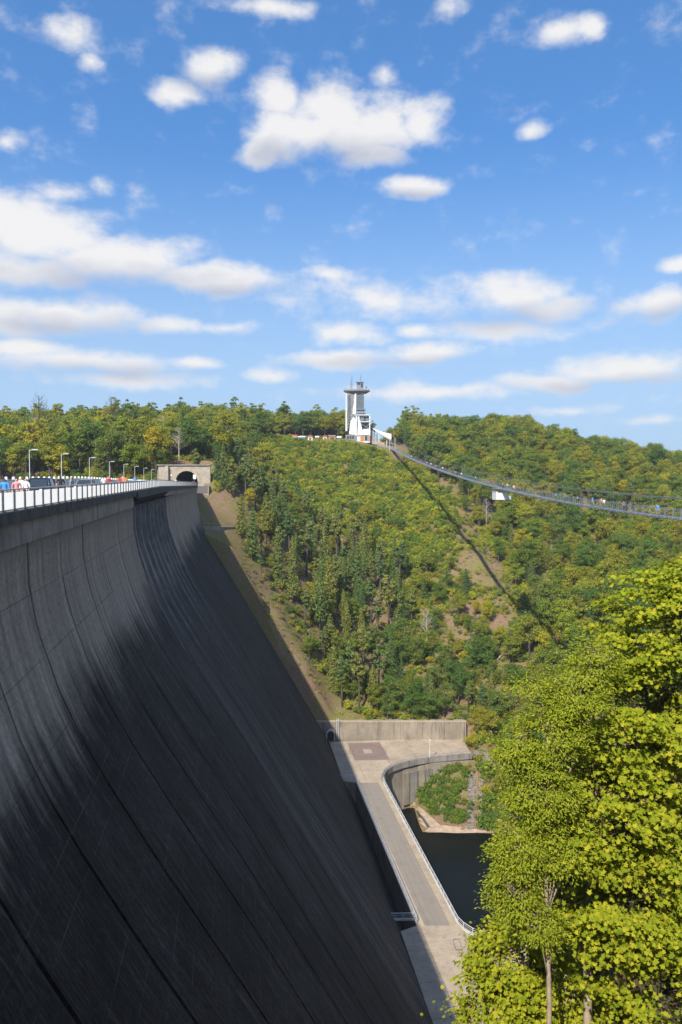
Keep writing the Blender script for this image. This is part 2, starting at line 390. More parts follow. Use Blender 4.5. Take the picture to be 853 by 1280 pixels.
M['post'] = simple('grey_green_paint', (.17, .185, .18), .5, .2, .1, 6)
M['white'] = simple('white_paint', (.62, .62, .6), .5, 0, .05, 2)
M['lightgrey'] = simple('light_grey_paint', (.5, .51, .52), .5, .1, .08, 3)
M['steel'] = simple('tower_steel', (.17, .18, .19), .5, .3, .25, 1.0)
M['mesh_clad'] = simple('grey_cladding', (.22, .225, .23), .5, .3, .2, 1.5)
M['bridge'] = simple('bridge_steel', (.24, .27, .31), .5, .3, .2, 1.5)
M['cable'] = simple('cable_steel', (.2, .21, .22), .5, .5, .1, 1.5)
M['panel'] = mat_panel()
M['glass'] = simple('dark_glass', (.03, .04, .045), .08, 0, .1, 1, 0, .8)
M['glassblue'] = simple('sky_glass', (.16, .2, .22), .1, 0, .3, .8, 0, .8)
M['wood'] = simple('orange_wood', (.45, .17, .05), .6, 0, .2, 2)
M['tent'] = simple('tent_membrane', (.66, .66, .64), .6, 0, .03, 1)
M['masonry'] = mat_masonry()
M['black'] = simple('tunnel_lining', (.03, .028, .026), .9, 0, .3, .6)  # near-black: the darkness inside tunnel and niche is put into the colour
M['ground'] = mat_ground()
M['water'] = mat_water()
M['rock'] = simple('riprap_stone', (.17, .155, .135), .9, 0, .35, 1.5)
M['rust'] = simple('rusty_channel', (.2, .12, .05), .9, 0, .3, 1.5)
M['bark'] = simple('bark', (.085, .07, .055), .9, 0, .35, 3, .5)
M['bark_pale'] = simple('pale_bark', (.3, .24, .17), .85, 0, .3, 4, .4)
M['deadwood'] = simple('bleached_wood', (.42, .38, .33), .85, 0, .2, 3)
M['tyre'] = simple('tyre', (.02, .02, .02), .8)
M['chrome'] = simple('rim_metal', (.5, .5, .5), .3, .8)
M['carblue'] = simple('dark_blue_car_paint', (.012, .02, .04), .25, .3, .05, 1, 0, .6)
M['cargrey'] = simple('silver_grey_car_paint', (.3, .29, .27), .3, .5, .05, 1, 0, .6)
M['lampglass'] = simple('lamp_glass', (.7, .7, .68), .2)
M['redlamp'] = simple('red_lamp', (.4, .02, .02), .3)
M['signred'] = simple('sign_red', (.5, .03, .03), .5)
M['green_tarp'] = simple('green_tarp', (.03, .2, .13), .6)
M['red_tarp'] = simple('red_tarp', (.38, .08, .05), .6)
M['dirt'] = simple('pale_dirt', (.33, .25, .18), .95, 0, .25, .8, .4)
LEAF = dict(
    broad=mat_leaf('broad_leaves', (0.131, 0.156, 0.022), (0.213, 0.240, 0.035), (0.306, 0.294, 0.048), .3, .95),
    deep=mat_leaf('deep_green_leaves', (0.078, 0.120, 0.023), (0.130, 0.189, 0.039), (0.195, 0.234, 0.055), .28, .9),
    lime=mat_leaf('yellow_green_leaves', (0.202, 0.218, 0.022), (0.302, 0.319, 0.034), (0.403, 0.381, 0.050), .32, .8),
    conifer=mat_leaf('conifer_needles', (0.077, 0.112, 0.033), (0.156, 0.194, 0.056), (0.250, 0.269, 0.088), .18, .9),
    shrub=mat_leaf('shrub_leaves', (0.192, 0.228, 0.024), (0.318, 0.358, 0.041), (0.444, 0.432, 0.060), .3, .85),
    fresh=mat_leaf('fresh_green_leaves', (.065, .115, .018), (.135, .22, .032), (.25, .31, .05), .32, .5),
    maple=mat_leaf('maple_leaves', (.14, .19, .014), (.255, .288, .02), (.365, .345, .028), .33, 0.0),
    locust=mat_leaf('locust_leaves', (.14, .19, .016), (.245, .285, .024), (.34, .35, .036), .34, 0.0))

# ------------------------------------------------------------------ dam geometry
PZ = np.array([2.0, -4.0, -6.5, -10.0, -12.5, -15.5, -19.8, -23.6, -29.4, -74.4, -92.0])
PT = np.array([-11.1, -11.02, -10.6, -9.5, -8.45, -6.85, -4.35, -2.0, 1.55, 27.7, 37.9])
def tprof(z): return np.interp(-np.asarray(z, float), -PZ, PT)
def zc(s): return np.interp(s, [-20, 39, 70, 118, 124, 130, 265, 300], [0, .02, .16, .35, .37, .34, -.75, -.95])
def at_face(x, y):
    d = ray(x, y); lo, hi = 5.0, 400.0
    ks = np.linspace(lo, hi, 4000); P = CAM + ks[:, None] * d
    inside = (P @ NN) < tprof(P[:, 2])
    return P[np.argmax(inside)]
PLZ = -74.4        # level of the plaza at the foot of the dam
WLZ = -86.5        # water below
WALLY = atZ(500, 924.5, PLZ)[1]

# ------------------------------------------------------------------ terrain
ctl = []
for q in [(389, 893), (355, 832), (321, 773), (290, 725), (262, 680), (246, 652)]:
    p = at_face(*q); ctl.append(tuple(p)); v = p + NN * 7 + U * 2; ctl.append((v[0], v[1], p[2] + .5))
ctl += [tuple(atY(262, 617, 266)), (-42, 272, 1), (-40.5, 280, 5), (-43, 292, 8.5), (-75, 272, -3), (-62, 299, 9)]
ctl += [(-2, WALLY + 3, -69.7), (20, WALLY + 3, -69.7), (37, WALLY + 3, -69.7), (55, 311, -28.5), (48, 352, -15), (61, 293, -40)]
ctl += [tuple(atY(x, y, Y)) for x, y, Y in [(440, 551, 480), (400, 549, 484), (355, 549, 480), (310, 552, 440), (478, 562, 468), (500, 572, 455), (430, 620, 385), (380, 640, 350), (330, 620, 345), (400, 720, 305), (470, 800, 268), (560, 860, 245), (640, 880, 232),
                                             (180, 570, 390), (90, 580, 360), (0, 588, 340), (-80, 590, 340), (560, 590, 430), (620, 600, 420), (660, 556, 480), (760, 580, 490), (853, 598, 500), (950, 605, 500), (700, 700, 335), (800, 720, 300), (860, 790, 240), (700, 820, 245), (780, 850, 220), (960, 830, 200)]]
ctl += [(-33, 560, 24), (60, 560, 22), (130, 580, 14), (230, 600, -4), (-120, 480, 27), (-220, 450, 22), (-330, 400, 15), (-330, 200, -20), (-150, 150, -30), (330, 420, -8), (340, 200, -20), (350, 700, -14), (0, 800, 6), (-350, 700, 12), (-400, 1000, 5), (0, 1100, 2), (450, 1100, -12), (400, 0, 0), (-400, 0, 0)]
# valley floor and its banks
ctl += [(0, 110, -93), (30, 110, -93), (20, 150, -93), (45, 150, -92), (30, 185, -90), (55, 185, -88), (66, 165, -88), (100, 160, -70), (95, 120, -70), (10, 180, -91), (70, 120, -86)]
ctl += [tuple(atZ(x, 1042, WLZ)) for x in (540, 575, 615)] + [tuple(atZ(x, 956, -76.6)) for x in (548, 590, 640)] + [tuple(atZ(x, 948, -74.9)) for x in (600, 650, 700)]
ctl += [tuple(atZ(520, 1036, WLZ + .3)), tuple(atZ(512, 1000, -85.5))]
ctl = np.array(ctl, float)
cx, cz = ctl[:, :2], ctl[:, 2]
def _fit():
    r = np.linalg.norm(cx[:, None] - cx[None], axis=2); n = len(cx)
    A = np.zeros((n + 3, n + 3)); A[:n, :n] = r - np.eye(n) * .8
    A[:n, n] = 1; A[:n, n + 1:] = cx; A[n, :n] = 1; A[n + 1:, :n] = cx.T
    return np.linalg.solve(A, np.concatenate([cz, [0, 0, 0]]))
_w = _fit()
ax0_, ax1_ = atY(219.5, 600, 270)[0], atY(247.5, 600, 270)[0]
def terrain(X, Y):
    X = np.atleast_1d(np.asarray(X, float)); Y = np.atleast_1d(np.asarray(Y, float))
    P = np.stack([X, Y], 1); out = np.empty(len(P))
    for i in range(0, len(P), 20000):
        p = P[i:i + 20000]; r = np.linalg.norm(p[:, None] - cx[None], axis=2)
        out[i:i + 20000] = r @ _w[:-3] + _w[-3] + p @ _w[-2:]
    far = np.clip((Y - 225) / 60, 0, 1)
    out += far * (1.2 * np.sin(X * .11 + 2 * np.sin(Y * .05)) * np.sin(Y * .09 + X * .03) + .5 * np.sin(X * .37 + Y * .21) * np.sin(Y * .33 - X * .17))
    st = 1 + np.clip((X - 38) / 12, 0, 1) * 30
    near = .1 - .8 * np.maximum(Y - st, 0) - .4 * np.maximum(np.abs(X + 2) - 3, 0) * (X < 40) * np.clip((Y - 1) / 8, 0, 1) * .3
    z = np.where(Y < 140, np.maximum(np.where(Y < 105, -95, out), near), out)
    s = P @ U[:2]; t = P @ NN[:2]
    # plaza, road and basin stand on their own masonry
    fr = atZ(590, 945, PLZ)
    z = np.where((Y < WALLY + 1.9) & (Y > 96) & (X < 37.6) & (t < 74) & (t > -30) & (Y > 205) & (X < np.interp(Y, [fr[1] - 1, WALLY], [fr[0] + 1.0, 37.6])), np.minimum(z, PLZ - 1.6), z)
    z = np.where((Y < 232) & (t < 60) & (t > 24) & (z > -90) & (Y < 206) & (X < 20), np.minimum(z, -88.5), z)
    # road on the crest and into the tunnel
    z = np.where((t > -27) & (t < -10.5) & (s > -12) & (s < 274), np.minimum(z, -3.0), z)
    z = np.where((X > ax0_ - 1.5) & (X < ax1_ + 1.5) & (Y > 266) & (Y < 295), np.minimum(z, -3.0), z)
    return z
def gz(x, y): return float(terrain([x], [y])[0])
def ground_px(x, y, lo=60.0, hi=700.0):
    d = ray(x, y); ks = np.linspace(lo, hi, 1600); P = CAM + ks[:, None] * d
    below = P[:, 2] < terrain(P[:, 0], P[:, 1])
    return P[np.argmax(below)] if below.any() else None

def axis(parts): return np.unique(np.concatenate([np.linspace(a, b, n) for a, b, n in parts]))
gx = axis([(-4000, -420, 6), (-420, -110, 45), (-110, 130, 161), (130, 420, 60), (420, 4000, 6)])
gy = axis([(-600, -30, 6), (-30, 190, 90), (190, 380, 150), (380, 620, 90), (620, 1200, 30), (1200, 6000, 5)])
GX, GY = np.meshgrid(gx, gy)
gxx = np.clip(GX, -420, 420).ravel(); gyy = np.clip(GY, -60, 1150).ravel()
GZ = terrain(gxx, gyy)
nx, ny = len(gx), len(gy)
ii = (np.arange(ny - 1)[:, None] * nx + np.arange(nx - 1)[None]).ravel()
hill = bpy.data.objects.new('hillside', mesh_np('hillside', np.stack([GX.ravel(), GY.ravel(), GZ], 1), np.stack([ii, ii + 1, ii + 1 + nx, ii + nx], 1), M['ground']))
COL.objects.link(hill); struct(hill)
hill.data.polygons.foreach_set('use_smooth', [True] * len(hill.data.polygons))

def sheet(name, poly, z, mat):
    b = MB(); b.add([(p[0], p[1], z) for p in poly], [tuple(range(len(poly)))]); o = b.build(name, mat, loc=(poly[0][0], poly[0][1], z)); struct(o); return o
# water below the dam and the reservoir behind it
sheet('lake_water', [(16, 100), (150, 100), (150, 215), (6, 215)], WLZ, M['water'])
rv = [D(-10, -23.5, 0), D(262, -23.5, 0), (-75, 262, 0), (-420, 300, 0), (-420, -30, 0)]
sheet('reservoir_water', [(p[0], p[1]) for p in rv][::-1], -6.0, M['water'])

# ------------------------------------------------------------------ dam
dam = empty('dam', D(120, 0, -88), 'tall grey concrete gravity dam, its shaded face dark and streaked', 'dam')
def sweep(mb, sec, ss, zf=None, mi=0):
    """closed (t,z) section swept along s"""
    n = len(sec); vs = []
    for s in ss:
        dz = float(zf(s)) if zf is not None else 0
        vs += [D(s, t, z + dz) for t, z in sec]
    fs = [(i * n + k, (i + 1) * n + k, (i + 1) * n + (k + 1) % n, i * n + (k + 1) % n) for i in range(len(ss) - 1) for k in range(n)]
    fs += [tuple(range(n)), tuple(range((len(ss) - 1) * n, len(ss) * n))[::-1]]
    mb.add(vs, fs, mi); return mb
S0, S1 = -8.0, 266.0
SS = sorted(set(list(np.arange(S0, S1, 6.0)) + [39, 70, 118, 124, 130, S1]))
core = [(float(tprof(z)) - .4, z) for z in [-1.6, -4, -6.5, -10, -12.5, -15.5, -19.8, -23.6, -29.4, -74.4, -91.5]]
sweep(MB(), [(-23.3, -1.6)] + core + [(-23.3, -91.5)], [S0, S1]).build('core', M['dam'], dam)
# joints read off the crest, then regular
def s_at(x, y, t=-11.1): p = atT(x, y, t); return float(p @ U)
js = [s_at(33, 665), s_at(74, 655), s_at(102, 648), s_at(125, 642), s_at(147, 636)]
step = 8.2
joints = [js[0] - step * k for k in range(6, 0, -1)] + js
joints = [S0] + [j for j in joints if j > S0 + 2]
SP0, SP1 = s_at(166, 630), s_at(206, 618)
joints += [SP0]
nw = 15
wing = list(np.linspace(SP1, S1, nw + 1))
rng = random.Random(4)
lifts = [-1.45, -4.6, -8.0, -11.6, -15.4]
def face_piece(name, s0, s1, z0, z1, out, gap=.09, lean=0):
    zs = [z0] + [z for z in np.arange(-1, -92, -1.0 if z1 > -40 else -2.0) if z0 - .3 > z > z1 + .3] + [z1]
    b = MB(); vs = []
    for z in zs:
        t = float(tprof(z)) + (out if lean == 0 else out * float(np.clip((z + 19.5) / 14, .03, 1)))
        vs += [D(s0 + gap, t, z), D(s1 - gap, t, z), D(s1 - gap, t - .45 - max(out, 0), z), D(s0 + gap, t - .45 - max(out, 0), z)]
    n = len(zs); fs = []
    for i in range(n - 1):
        for k in (0, 1, 3): fs.append((4 * i + k, 4 * i + (k + 1) % 4, 4 * i + 4 + (k + 1) % 4, 4 * i + 4 + k))
    fs += [(3, 2, 1, 0), tuple(range(4 * n - 4, 4 * n))]
    b.add(vs, [f[::-1] for f in fs]); return b.build(name, M['dam'], dam)
for cols in (joints, wing):
    for a, b_ in zip(cols[:-1], cols[1:]):
        for z0, z1 in zip(lifts[:-1], lifts[1:]):
            jit = rng.uniform(-.35, .35)
            face_piece('wall_panel', a, b_, z0 - .015, z1 + .015, rng.uniform(-.015, .015), .11)
        face_piece('face_block', a, b_, lifts[-1] - .015, -91, rng.uniform(-.01, .01), .16)
# spillway: chutes between ribs
nr = 8
rs = np.linspace(SP0, SP1, nr + 1)
M['rib'] = mat_concrete('rib_concrete', (.15, .145, .14), (.24, .23, .225), .5, .6)
for i in range(nr):
    face_piece('spillway_chute', rs[i], rs[i + 1], -2.6, -21.5, -.38, .0, 1)
    face_piece('face_block', rs[i], rs[i + 1], -21.5, -91, rng.uniform(-.02, .03), .06)
for i in range(nr + 1):
    b = MB(); zs = list(np.arange(-1.5, -20.5 + 3 * math.sin(i * 2.1), -1.0)); vs = []
    for z in zs:
        t = float(tprof(z)); f_ = float(np.clip((z - zs[-1]) / 9, 0, 1)); pr = .2 * f_ + .01; w_ = .02 + .19 * f_ ** .6
        vs += [D(rs[i] - w_, t + pr, z), D(rs[i] + w_, t + pr, z), D(rs[i] + w_, t - 1.1, z), D(rs[i] - w_, t - 1.1, z)]
    n = len(zs); fs = [(4 * j + k, 4 * j + 4 + k, 4 * j + 4 + (k + 1) % 4, 4 * j + (k + 1) % 4) for j in range(n - 1) for k in range(4)] + [(3, 2, 1, 0)[::-1], tuple(range(4 * n - 4, 4 * n))]
    b.add(vs, fs); b.build('spillway_rib', M['rib'], dam)
# crest: band, fascia slabs, roadway
def crest(name, sec, mat, ss=SS): return sweep(MB(), sec, ss, zc).build(name, mat, dam)
M['band'] = mat_concrete('crest_band_concrete', (.19, .168, .138), (.29, .258, .215), .75, .5)
crest('crest_band', [(-11.0, -.42), (-10.95, -1.35), (-10.95, -1.75), (-13, -1.75), (-13, -.42)], M['band'], [s for s in SS if s <= SP0] + [SP0])
crest('crest_band', [(-11.0, -.42), (-10.95, -1.3), (-10.95, -1.5), (-13, -1.5), (-13, -.42)], M['band'], [SP1] + [s for s in SS if s > SP1])
crest('spillway_beam', [(-11.6, -.42), (-11.6, -1.5), (-13, -1.5), (-13, -.42)], M['band'], [SP0 + .05, 118, 124, SP1 - .05])
crest('roadway', [(-13.0, -.4), (-13.0, .0), (-20.8, .02), (-20.8, -.4)], M['road'])
crest('walkway', [(-10.72, -.4), (-10.72, .13), (-12.98, .13), (-12.98, -.4)], M['grey_conc'])
crest('walkway', [(-20.82, -.4), (-20.82, .14), (-23.3, .14), (-23.3, -.4)], M['grey_conc'])
crest('upstream_crest', [(-20.0, -.42), (-20.0, -1.55), (-23.3, -1.55), (-23.3, -.42)], M['band'])
fs_edges = np.arange(16, S1 - 2, 2.04)
for a in fs_edges:                               # fascia slabs on the edge of the deck
    e = .25 if SP0 - 1 < a < SP1 + 1 else 0
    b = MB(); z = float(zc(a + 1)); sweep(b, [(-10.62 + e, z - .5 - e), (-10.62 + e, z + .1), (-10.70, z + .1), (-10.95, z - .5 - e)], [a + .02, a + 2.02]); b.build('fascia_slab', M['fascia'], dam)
for a in np.linspace(SP0 + 1, SP1 - 1, 14):      # brackets carrying the deck over the spillway
    b = MB(); z = float(zc(a)); sweep(b, [(-10.5, z - .76), (-10.5, z - .95), (-11.6, z - 1.5), (-11.6, z - .76)], [a - .18, a + .18]); b.build('deck_bracket', M['fascia'], dam)

# rail on the downstream edge
rail = empty('guard_railing', D(140, -10.9, .3), 'long crest railing of grey posts and milky white panels on the downstream edge', 'railing')
RS = np.arange(17, 263, 2.04)
pm = MB().box((0, 0, .5), (.09, .1, 1.12)).box((0, -.06, .02), (.2, .18, .06)).mesh('post', M['post'])
pn = MB().box((0, 0, .52), (1.86, .025, .84)).mesh('panel', M['panel'])
for s in RS: inst('post', pm, rail, D(s, -10.82, zc(s) + .13), ROT)
for s in RS[:-1]: inst('panel', pn, rail, D(s + 1.02, -10.86, zc(s + 1.02) + .13), ROT)
b = MB(); ss = [RS[0], 39, 70, 118, 124, 130, RS[-1]]
sweep(b, [(-10.76, 1.18), (-10.76, 1.25), (-10.90, 1.25), (-10.90, 1.18)], ss, zc); b.build('handrail', M['lightgrey'], rail)
b = MB(); sweep(b, [(-10.79, .17), (-10.79, .22), (-10.85, .22), (-10.85, .17)], ss, zc); b.build('lower_rail', M['post'], rail)
# rail on the reservoir side
rail2 = empty('guard_railing', D(140, -22.9, .3), 'white railing with rounded posts along the reservoir side of the crest road', 'railing')
p2 = MB().box((0, 0, .72), (.34, .28, 1.44)).lathe([(.17, 1.44), (.17, 1.5), (.12, 1.58), (.03, 1.62)], (0, 0, 0), 10).mesh('post', M['white'])
n2 = MB().box((0, 0, .66), (2.42, .06, 1.1)).mesh('panel', M['white'])
R2 = np.arange(40, 266, 2.8)
for s in R2: inst('post', p2, rail2, D(s, -22.9, zc(s) + .14), ROT)
for s in R2[:-1]:
    if not 96 < s < 102: inst('panel', n2, rail2, D(s + 1.4, -22.9, zc(s + 1.4) + .14), ROT)
b = MB(); sweep(b, [(-22.8, 1.38), (-22.8, 1.46), (-23.0, 1.46), (-23.0, 1.38)], [R2[0], 70, 118, 124, 130, R2[-1]], zc); b.build('handrail', M['lightgrey'], rail2)

# street lamps on the reservoir side
LX = [(37, 568), (77, 573), (112, 576), (137, 580), (155, 583), (168.7, 586), (180, 588), (189.4, 589.4), (197.3, 591.3), (204, 592.5), (209.5, 593.4)]
lm1 = MB().tube([(0, 0, 0), (0, 0, .5), (0, 0, 4.55)], [.085, .055, .045], 8).lathe([(.14, 0), (.14, .06), (.1, .1)], (0, 0, 0), 8).mesh('pole', M['lightgrey'], smooth=False)
lm2 = MB().bar((0, 0, 4.5), (0, -.35, 4.58), .06).box((0, -.62, 4.6), (.24, .62, .1)).mesh('lamp_head', M['lightgrey'])
lm3 = MB().box((0, -.64, 4.535), (.2, .5, .03)).mesh('lamp_glass', M['lampglass'])
for i, (x, y) in enumerate(LX):
    p = atT(x, y, -21.9); s = float(p @ U); base = D(s, -21.9, zc(s) + .14)
    lamp = empty('street_lamp', base, f'slim grey street lamp on the dam crest, {ORD(i)} from the left edge', 'street lamp', 'street lamps along the crest road')
    inst('pole', lm1, lamp, base); hd = inst('lamp_head', lm2, lamp, base, ROT); g_ = bpy.data.objects.new('lamp_glass', lm3); COL.objects.link(g_); g_.parent = hd

# ------------------------------------------------------------------ tunnel portal
PY = 270.0
def ppx(x, y): q = atY(x, y, PY); return q[0], q[2]
xl, zt = ppx(198, 582); xr, _ = ppx(263, 582); rz_ = float(zc(270))
ax0, _ = ppx(219.5, 600); ax1, _ = ppx(247.5, 600); acx = (ax0 + ax1) / 2; ar = (ax1 - ax0) / 2
spring = ppx(0, 588.5)[1] - ar
portal = empty('tunnel_portal', (acx, PY, rz_ - 3), 'sandstone tunnel portal with dark round arch at the end of the crest road', 'tunnel')
arc = [(acx + ar * math.cos(a), spring + ar * math.sin(a)) for a in np.linspace(math.pi, 0, 17)]
prof = [(ax0, rz_ - 3)] + arc + [(ax1, rz_ - 3)]
# front wall with the arch cut out, 1.2 m thick
b = MB()
outer = [(xl, rz_ - 3), (xl, zt), (xr, zt), (xr, rz_ - 3)]
def wallquads(b, y0, y1):
    pts = prof; top = []
    for (x, z) in pts: top.append((x, zt))
    for i in range(len(pts) - 1):
        if abs(pts[i][0] - pts[i + 1][0]) < 1e-6: continue
        q = [(pts[i][0], pts[i][1]), (pts[i + 1][0], pts[i + 1][1]), (pts[i + 1][0], zt), (pts[i][0], zt)]
        b.slab([(x, y0, z) for x, z in q], (0, y1 - y0, 0))
    for xa, xb in ((xl, ax0), (ax1, xr)): b.slab([(x, y0, z) for x, z in ((xa, rz_ - 3), (xb, rz_ - 3), (xb, zt), (xa, zt))], (0, y1 - y0, 0))
wallquads(b, PY, PY + 1.2); b.build('portal_wall', M['masonry'], portal)
b = MB(); ro = ar + .75
for i in range(16):
    a0, a1 = np.linspace(math.pi, 0, 17)[i:i + 2]
    v = MB(); q = [(acx + r_ * math.cos(a), spring + r_ * math.sin(a)) for r_, a in ((ar - .02, a0), (ro, a0), (ro, a1), (ar - .02, a1))]
    v.slab([(x, PY - .15, z) for x, z in q], (0, .3, 0)); v.build('arch_stone', M['plaza'], portal)
b = MB(); b.box(((xl + xr) / 2, PY + .5, zt + .2), (xr - xl + .8, 1.9, .4)); b.build('coping', M['grey_conc'], portal)
b = MB(); b.box((xl + 3.2, PY - .7, (rz_ + zt) / 2 - .7), (1.0, 1.4, zt - rz_ + 1.2)); b.build('pilaster', M['masonry'], portal)
# lining running back into the hill
b = MB(); n = len(prof)
b.add([(x, PY + 1.0, z) for x, z in prof] + [(x, PY + 24, z) for x, z in prof], [(i, i + 1, n + i + 1, n + i) for i in range(n - 1)] + [tuple(range(n, 2 * n))])
b.build('tunnel_lining', M['black'], portal)
b = MB(); b.box((acx, PY + 13, zt - .6), (2 * ar + 1.6, 23.6, .6)); b.box((ax0 - .5, PY + 13, (zt + rz_) / 2 - 1.9), (.6, 23.6, zt - rz_ + 2)); b.box((ax1 + .5, PY + 13, (zt + rz_) / 2 - 4.9), (.6, 23.6, zt - rz_ + 8)); b.build('tunnel_roof', M['grey_conc'], portal)
struct(MB().prism([(xl, PY - 5.5), (xr, PY - 5.5), (xr, PY + 24), (xl, PY + 24)], rz_ - 2.4, rz_ - .05).build('tunnel_road', M['road']))
# sandstone abutment under the end of the railing
a0 = atY(249, 608, PY - 4); a1 = atY(262, 626, PY - 4)
ab = MB(); ab.prism([(a0[0], PY - 5.4), (a1[0], PY - 5.4), (a1[0], PY - 1), (a0[0], PY - 1)], a1[2] - 3, a0[2]); tag(ab.build('abutment_wall', M['masonry']), 'small sandstone abutment block beside the tunnel portal above the bare slope', 'wall')
er = empty('guard_railing', (a0[0] + 2, PY - 5.2, a0[2]), 'short grey railing on the sandstone abutment beside the tunnel', 'railing')
b = MB(); b.bar((a0[0] - 2, PY - 5.2, a0[2] + 1.1), (a1[0], PY - 5.2, a0[2] + 1.1), .08); b.bar((a0[0] - 2, PY - 5.2, a0[2] + .6), (a1[0], PY - 5.2, a0[2] + .6), .05); b.build('handrail', M['galv'], er)
for x in np.linspace(a0[0] - 2, a1[0], 4): MB().box((x, PY - 5.2, a0[2] + .52), (.08, .08, 1.1)).build('post', M['galv'], er)
# signs before the tunnel
def sign(x, y, Y, shape, label):
    q = atY(x, y, Y); z0 = rz_ if Y > 255 else float(zc(Y)); r_ = empty('road_sign', (q[0], Y, z0), label, 'sign')
    MB().tube([(q[0], Y, z0), (q[0], Y, q[2] + .35)], .05, 6).build('post', M['galv'], r_)
    if shape == 'round':
        MB().slab([(q[0] + .42 * math.cos(a), Y - .05, q[2] + .42 * math.sin(a)) for a in np.linspace(0, 2 * math.pi, 19)[:-1]], (0, -.03, 0)).build('rim', M['signred'], r_)
        MB().slab([(q[0] + .29 * math.cos(a), Y - .085, q[2] + .29 * math.sin(a)) for a in np.linspace(0, 2 * math.pi, 19)[:-1]], (0, -.02, 0)).build('face', M['white'], r_)
    else: MB().box((q[0], Y - .06, q[2]), (1.0, .04, 1.5)).build('face', M['white'], r_)
sign(214.5, 594, 262, 'round', 'round red and white road sign left of the tunnel mouth')
sign(243.5, 596, 263, 'panel', 'tall white sign board at the right side of the tunnel mouth')

# ------------------------------------------------------------------ plaza and road at the foot of the dam
def PXZ(pts, z=PLZ): return [tuple(atZ(x, y, z)[:2]) for x, y in pts]
def clip(poly, a, b, keep):
    """keep the part of poly where keep(p) >= 0, keep being linear"""
    out = []
    for i in range(len(poly)):
        p, q = np.array(poly[i]), np.array(poly[(i + 1) % len(poly)]); fp, fq = keep(p), keep(q)
        if fp >= 0: out.append(tuple(p))
        if fp * fq < 0: out.append(tuple(p + (q - p) * fp / (fp - fq)))
    return out
def cell(poly, s0, s1, t0, t1):
    u2, n2_ = U[:2], NN[:2]
    for f in (lambda p: p @ u2 - s0, lambda p: s1 - p @ u2, lambda p: p @ n2_ - t0, lambda p: t1 - p @ n2_):
        if len(poly) < 3: return []
        poly = clip(poly, 0, 0, f)
    return poly
def parea(p): return abs(sum(p[i][0] * p[(i + 1) % len(p)][1] - p[(i + 1) % len(p)][0] * p[i][1] for i in range(len(p)))) / 2
far_p = [(412, 927.4), (577, 922), (591, 944.5), (540, 949.5), (522, 951.5), (503, 956), (490, 960.5), (482, 965.5), (478, 972), (480, 978), (445, 978), (429.3, 976)]
road_p = [(445, 978), (480, 978), (573.5, 1157), (521, 1157)]
near_p = [(501, 1164), (521, 1157), (573.5, 1157), (580, 1163), (592, 1171), (615, 1178), (700, 1188), (760, 1330), (556, 1320)]
B_ = PXZ(far_p), PXZ(road_p), PXZ(near_p)
plaza = empty('plaza', (12, 190, PLZ - 17), '', ''); del plaza['label'], plaza['category']; struct(plaza)
for poly, nm in zip(B_, ('plaza_base', 'road_base', 'forecourt_base')):
    MB().prism(poly, -91.8, PLZ - .17).build(nm, M['wall'], plaza)
def slabs(poly, s_lines, t_lines, name, z0, z1, mat, parent, gap=.035):
    for a, b_ in zip(s_lines[:-1], s_lines[1:]):
        for c, d in zip(t_lines[:-1], t_lines[1:]):
            q = cell(poly, a + gap, b_ - gap, c + gap, d - gap)
            if len(q) >= 3 and parea(q) > .4: MB().prism(q, z0, z1).build(name, mat, parent)
s_f = [190, 200, 207.5, 216, 224, 233, 242]; t_f = [20, 33.5, 42, 50, 58, 66, 75]
slabs(B_[0], s_f, t_f, 'slab', PLZ - .165, PLZ, M['plaza'], plaza)
slabs(B_[2], [60, 80, 88, 96, 104, 112, 120, 128, 140], [20, 31.5, 38.5, 46, 54, 62, 70], 'slab', PLZ - .165, PLZ, M['plaza'], plaza)
# road between kerbs
asp = PXZ([(450.3, 978.3), (473, 978.3), (563, 1157.3), (531, 1157.3)])
for k in range(12):                       # carriageway, cast in bays
    f0, f1 = k / 12, (k + 1) / 12
    L = lambda f: np.array(asp[0]) * (1 - f) + np.array(asp[3]) * f
    Q = lambda f: np.array(asp[1]) * (1 - f) + np.array(asp[2]) * f
    MB().prism([tuple(L(f0)), tuple(Q(f0)), tuple(Q(f1 - .0006)), tuple(L(f1 - .0006))], PLZ - .166, PLZ - .02).build('carriageway', M['asphalt'], plaza)
    for e0, e1, o in ((B_[1][0], B_[1][3], L), (B_[1][1], B_[1][2], Q)):
        E_ = lambda f: np.array(e0) * (1 - f) + np.array(e1) * f
        MB().prism([tuple(E_(f0)), tuple(o(f0)), tuple(o(f1 - .001)), tuple(E_(f1 - .001))], PLZ - .166, PLZ + .1).build('kerb', M['plaza'], plaza)
# red paved square with ring and centre slab
sq = PXZ([(434.5, 929), (475, 928), (487.4, 949.6), (443.5, 950.6)])
pad = tag(MB().prism(sq, PLZ + .004, PLZ + .03).build('paved_square', M['pad']), 'brownish red paved square set in the pale plaza at the dam foot', 'paving')
cq = PXZ([(453.8, 937), (463.5, 936.5), (466.2, 941.7), (455.8, 942)])
MB().prism(cq, PLZ + .031, PLZ + .06).build('centre_slab', M['plaza'], pad)
cc = np.mean(cq, 0)
for r_ in (4.2, 5.0):
    v = MB()
    for k in range(40):
        a0, a1 = 2 * math.pi * k / 40, 2 * math.pi * (k + 1) / 40
        v.add([(cc[0] + q * math.cos(a), cc[1] + q * math.sin(a), PLZ + .034) for q, a in ((r_, a0), (r_, a1), (r_ + .18, a1), (r_ + .18, a0))], [(0, 1, 2, 3)])
    v.build('ring_line', M['pad_line'], pad)
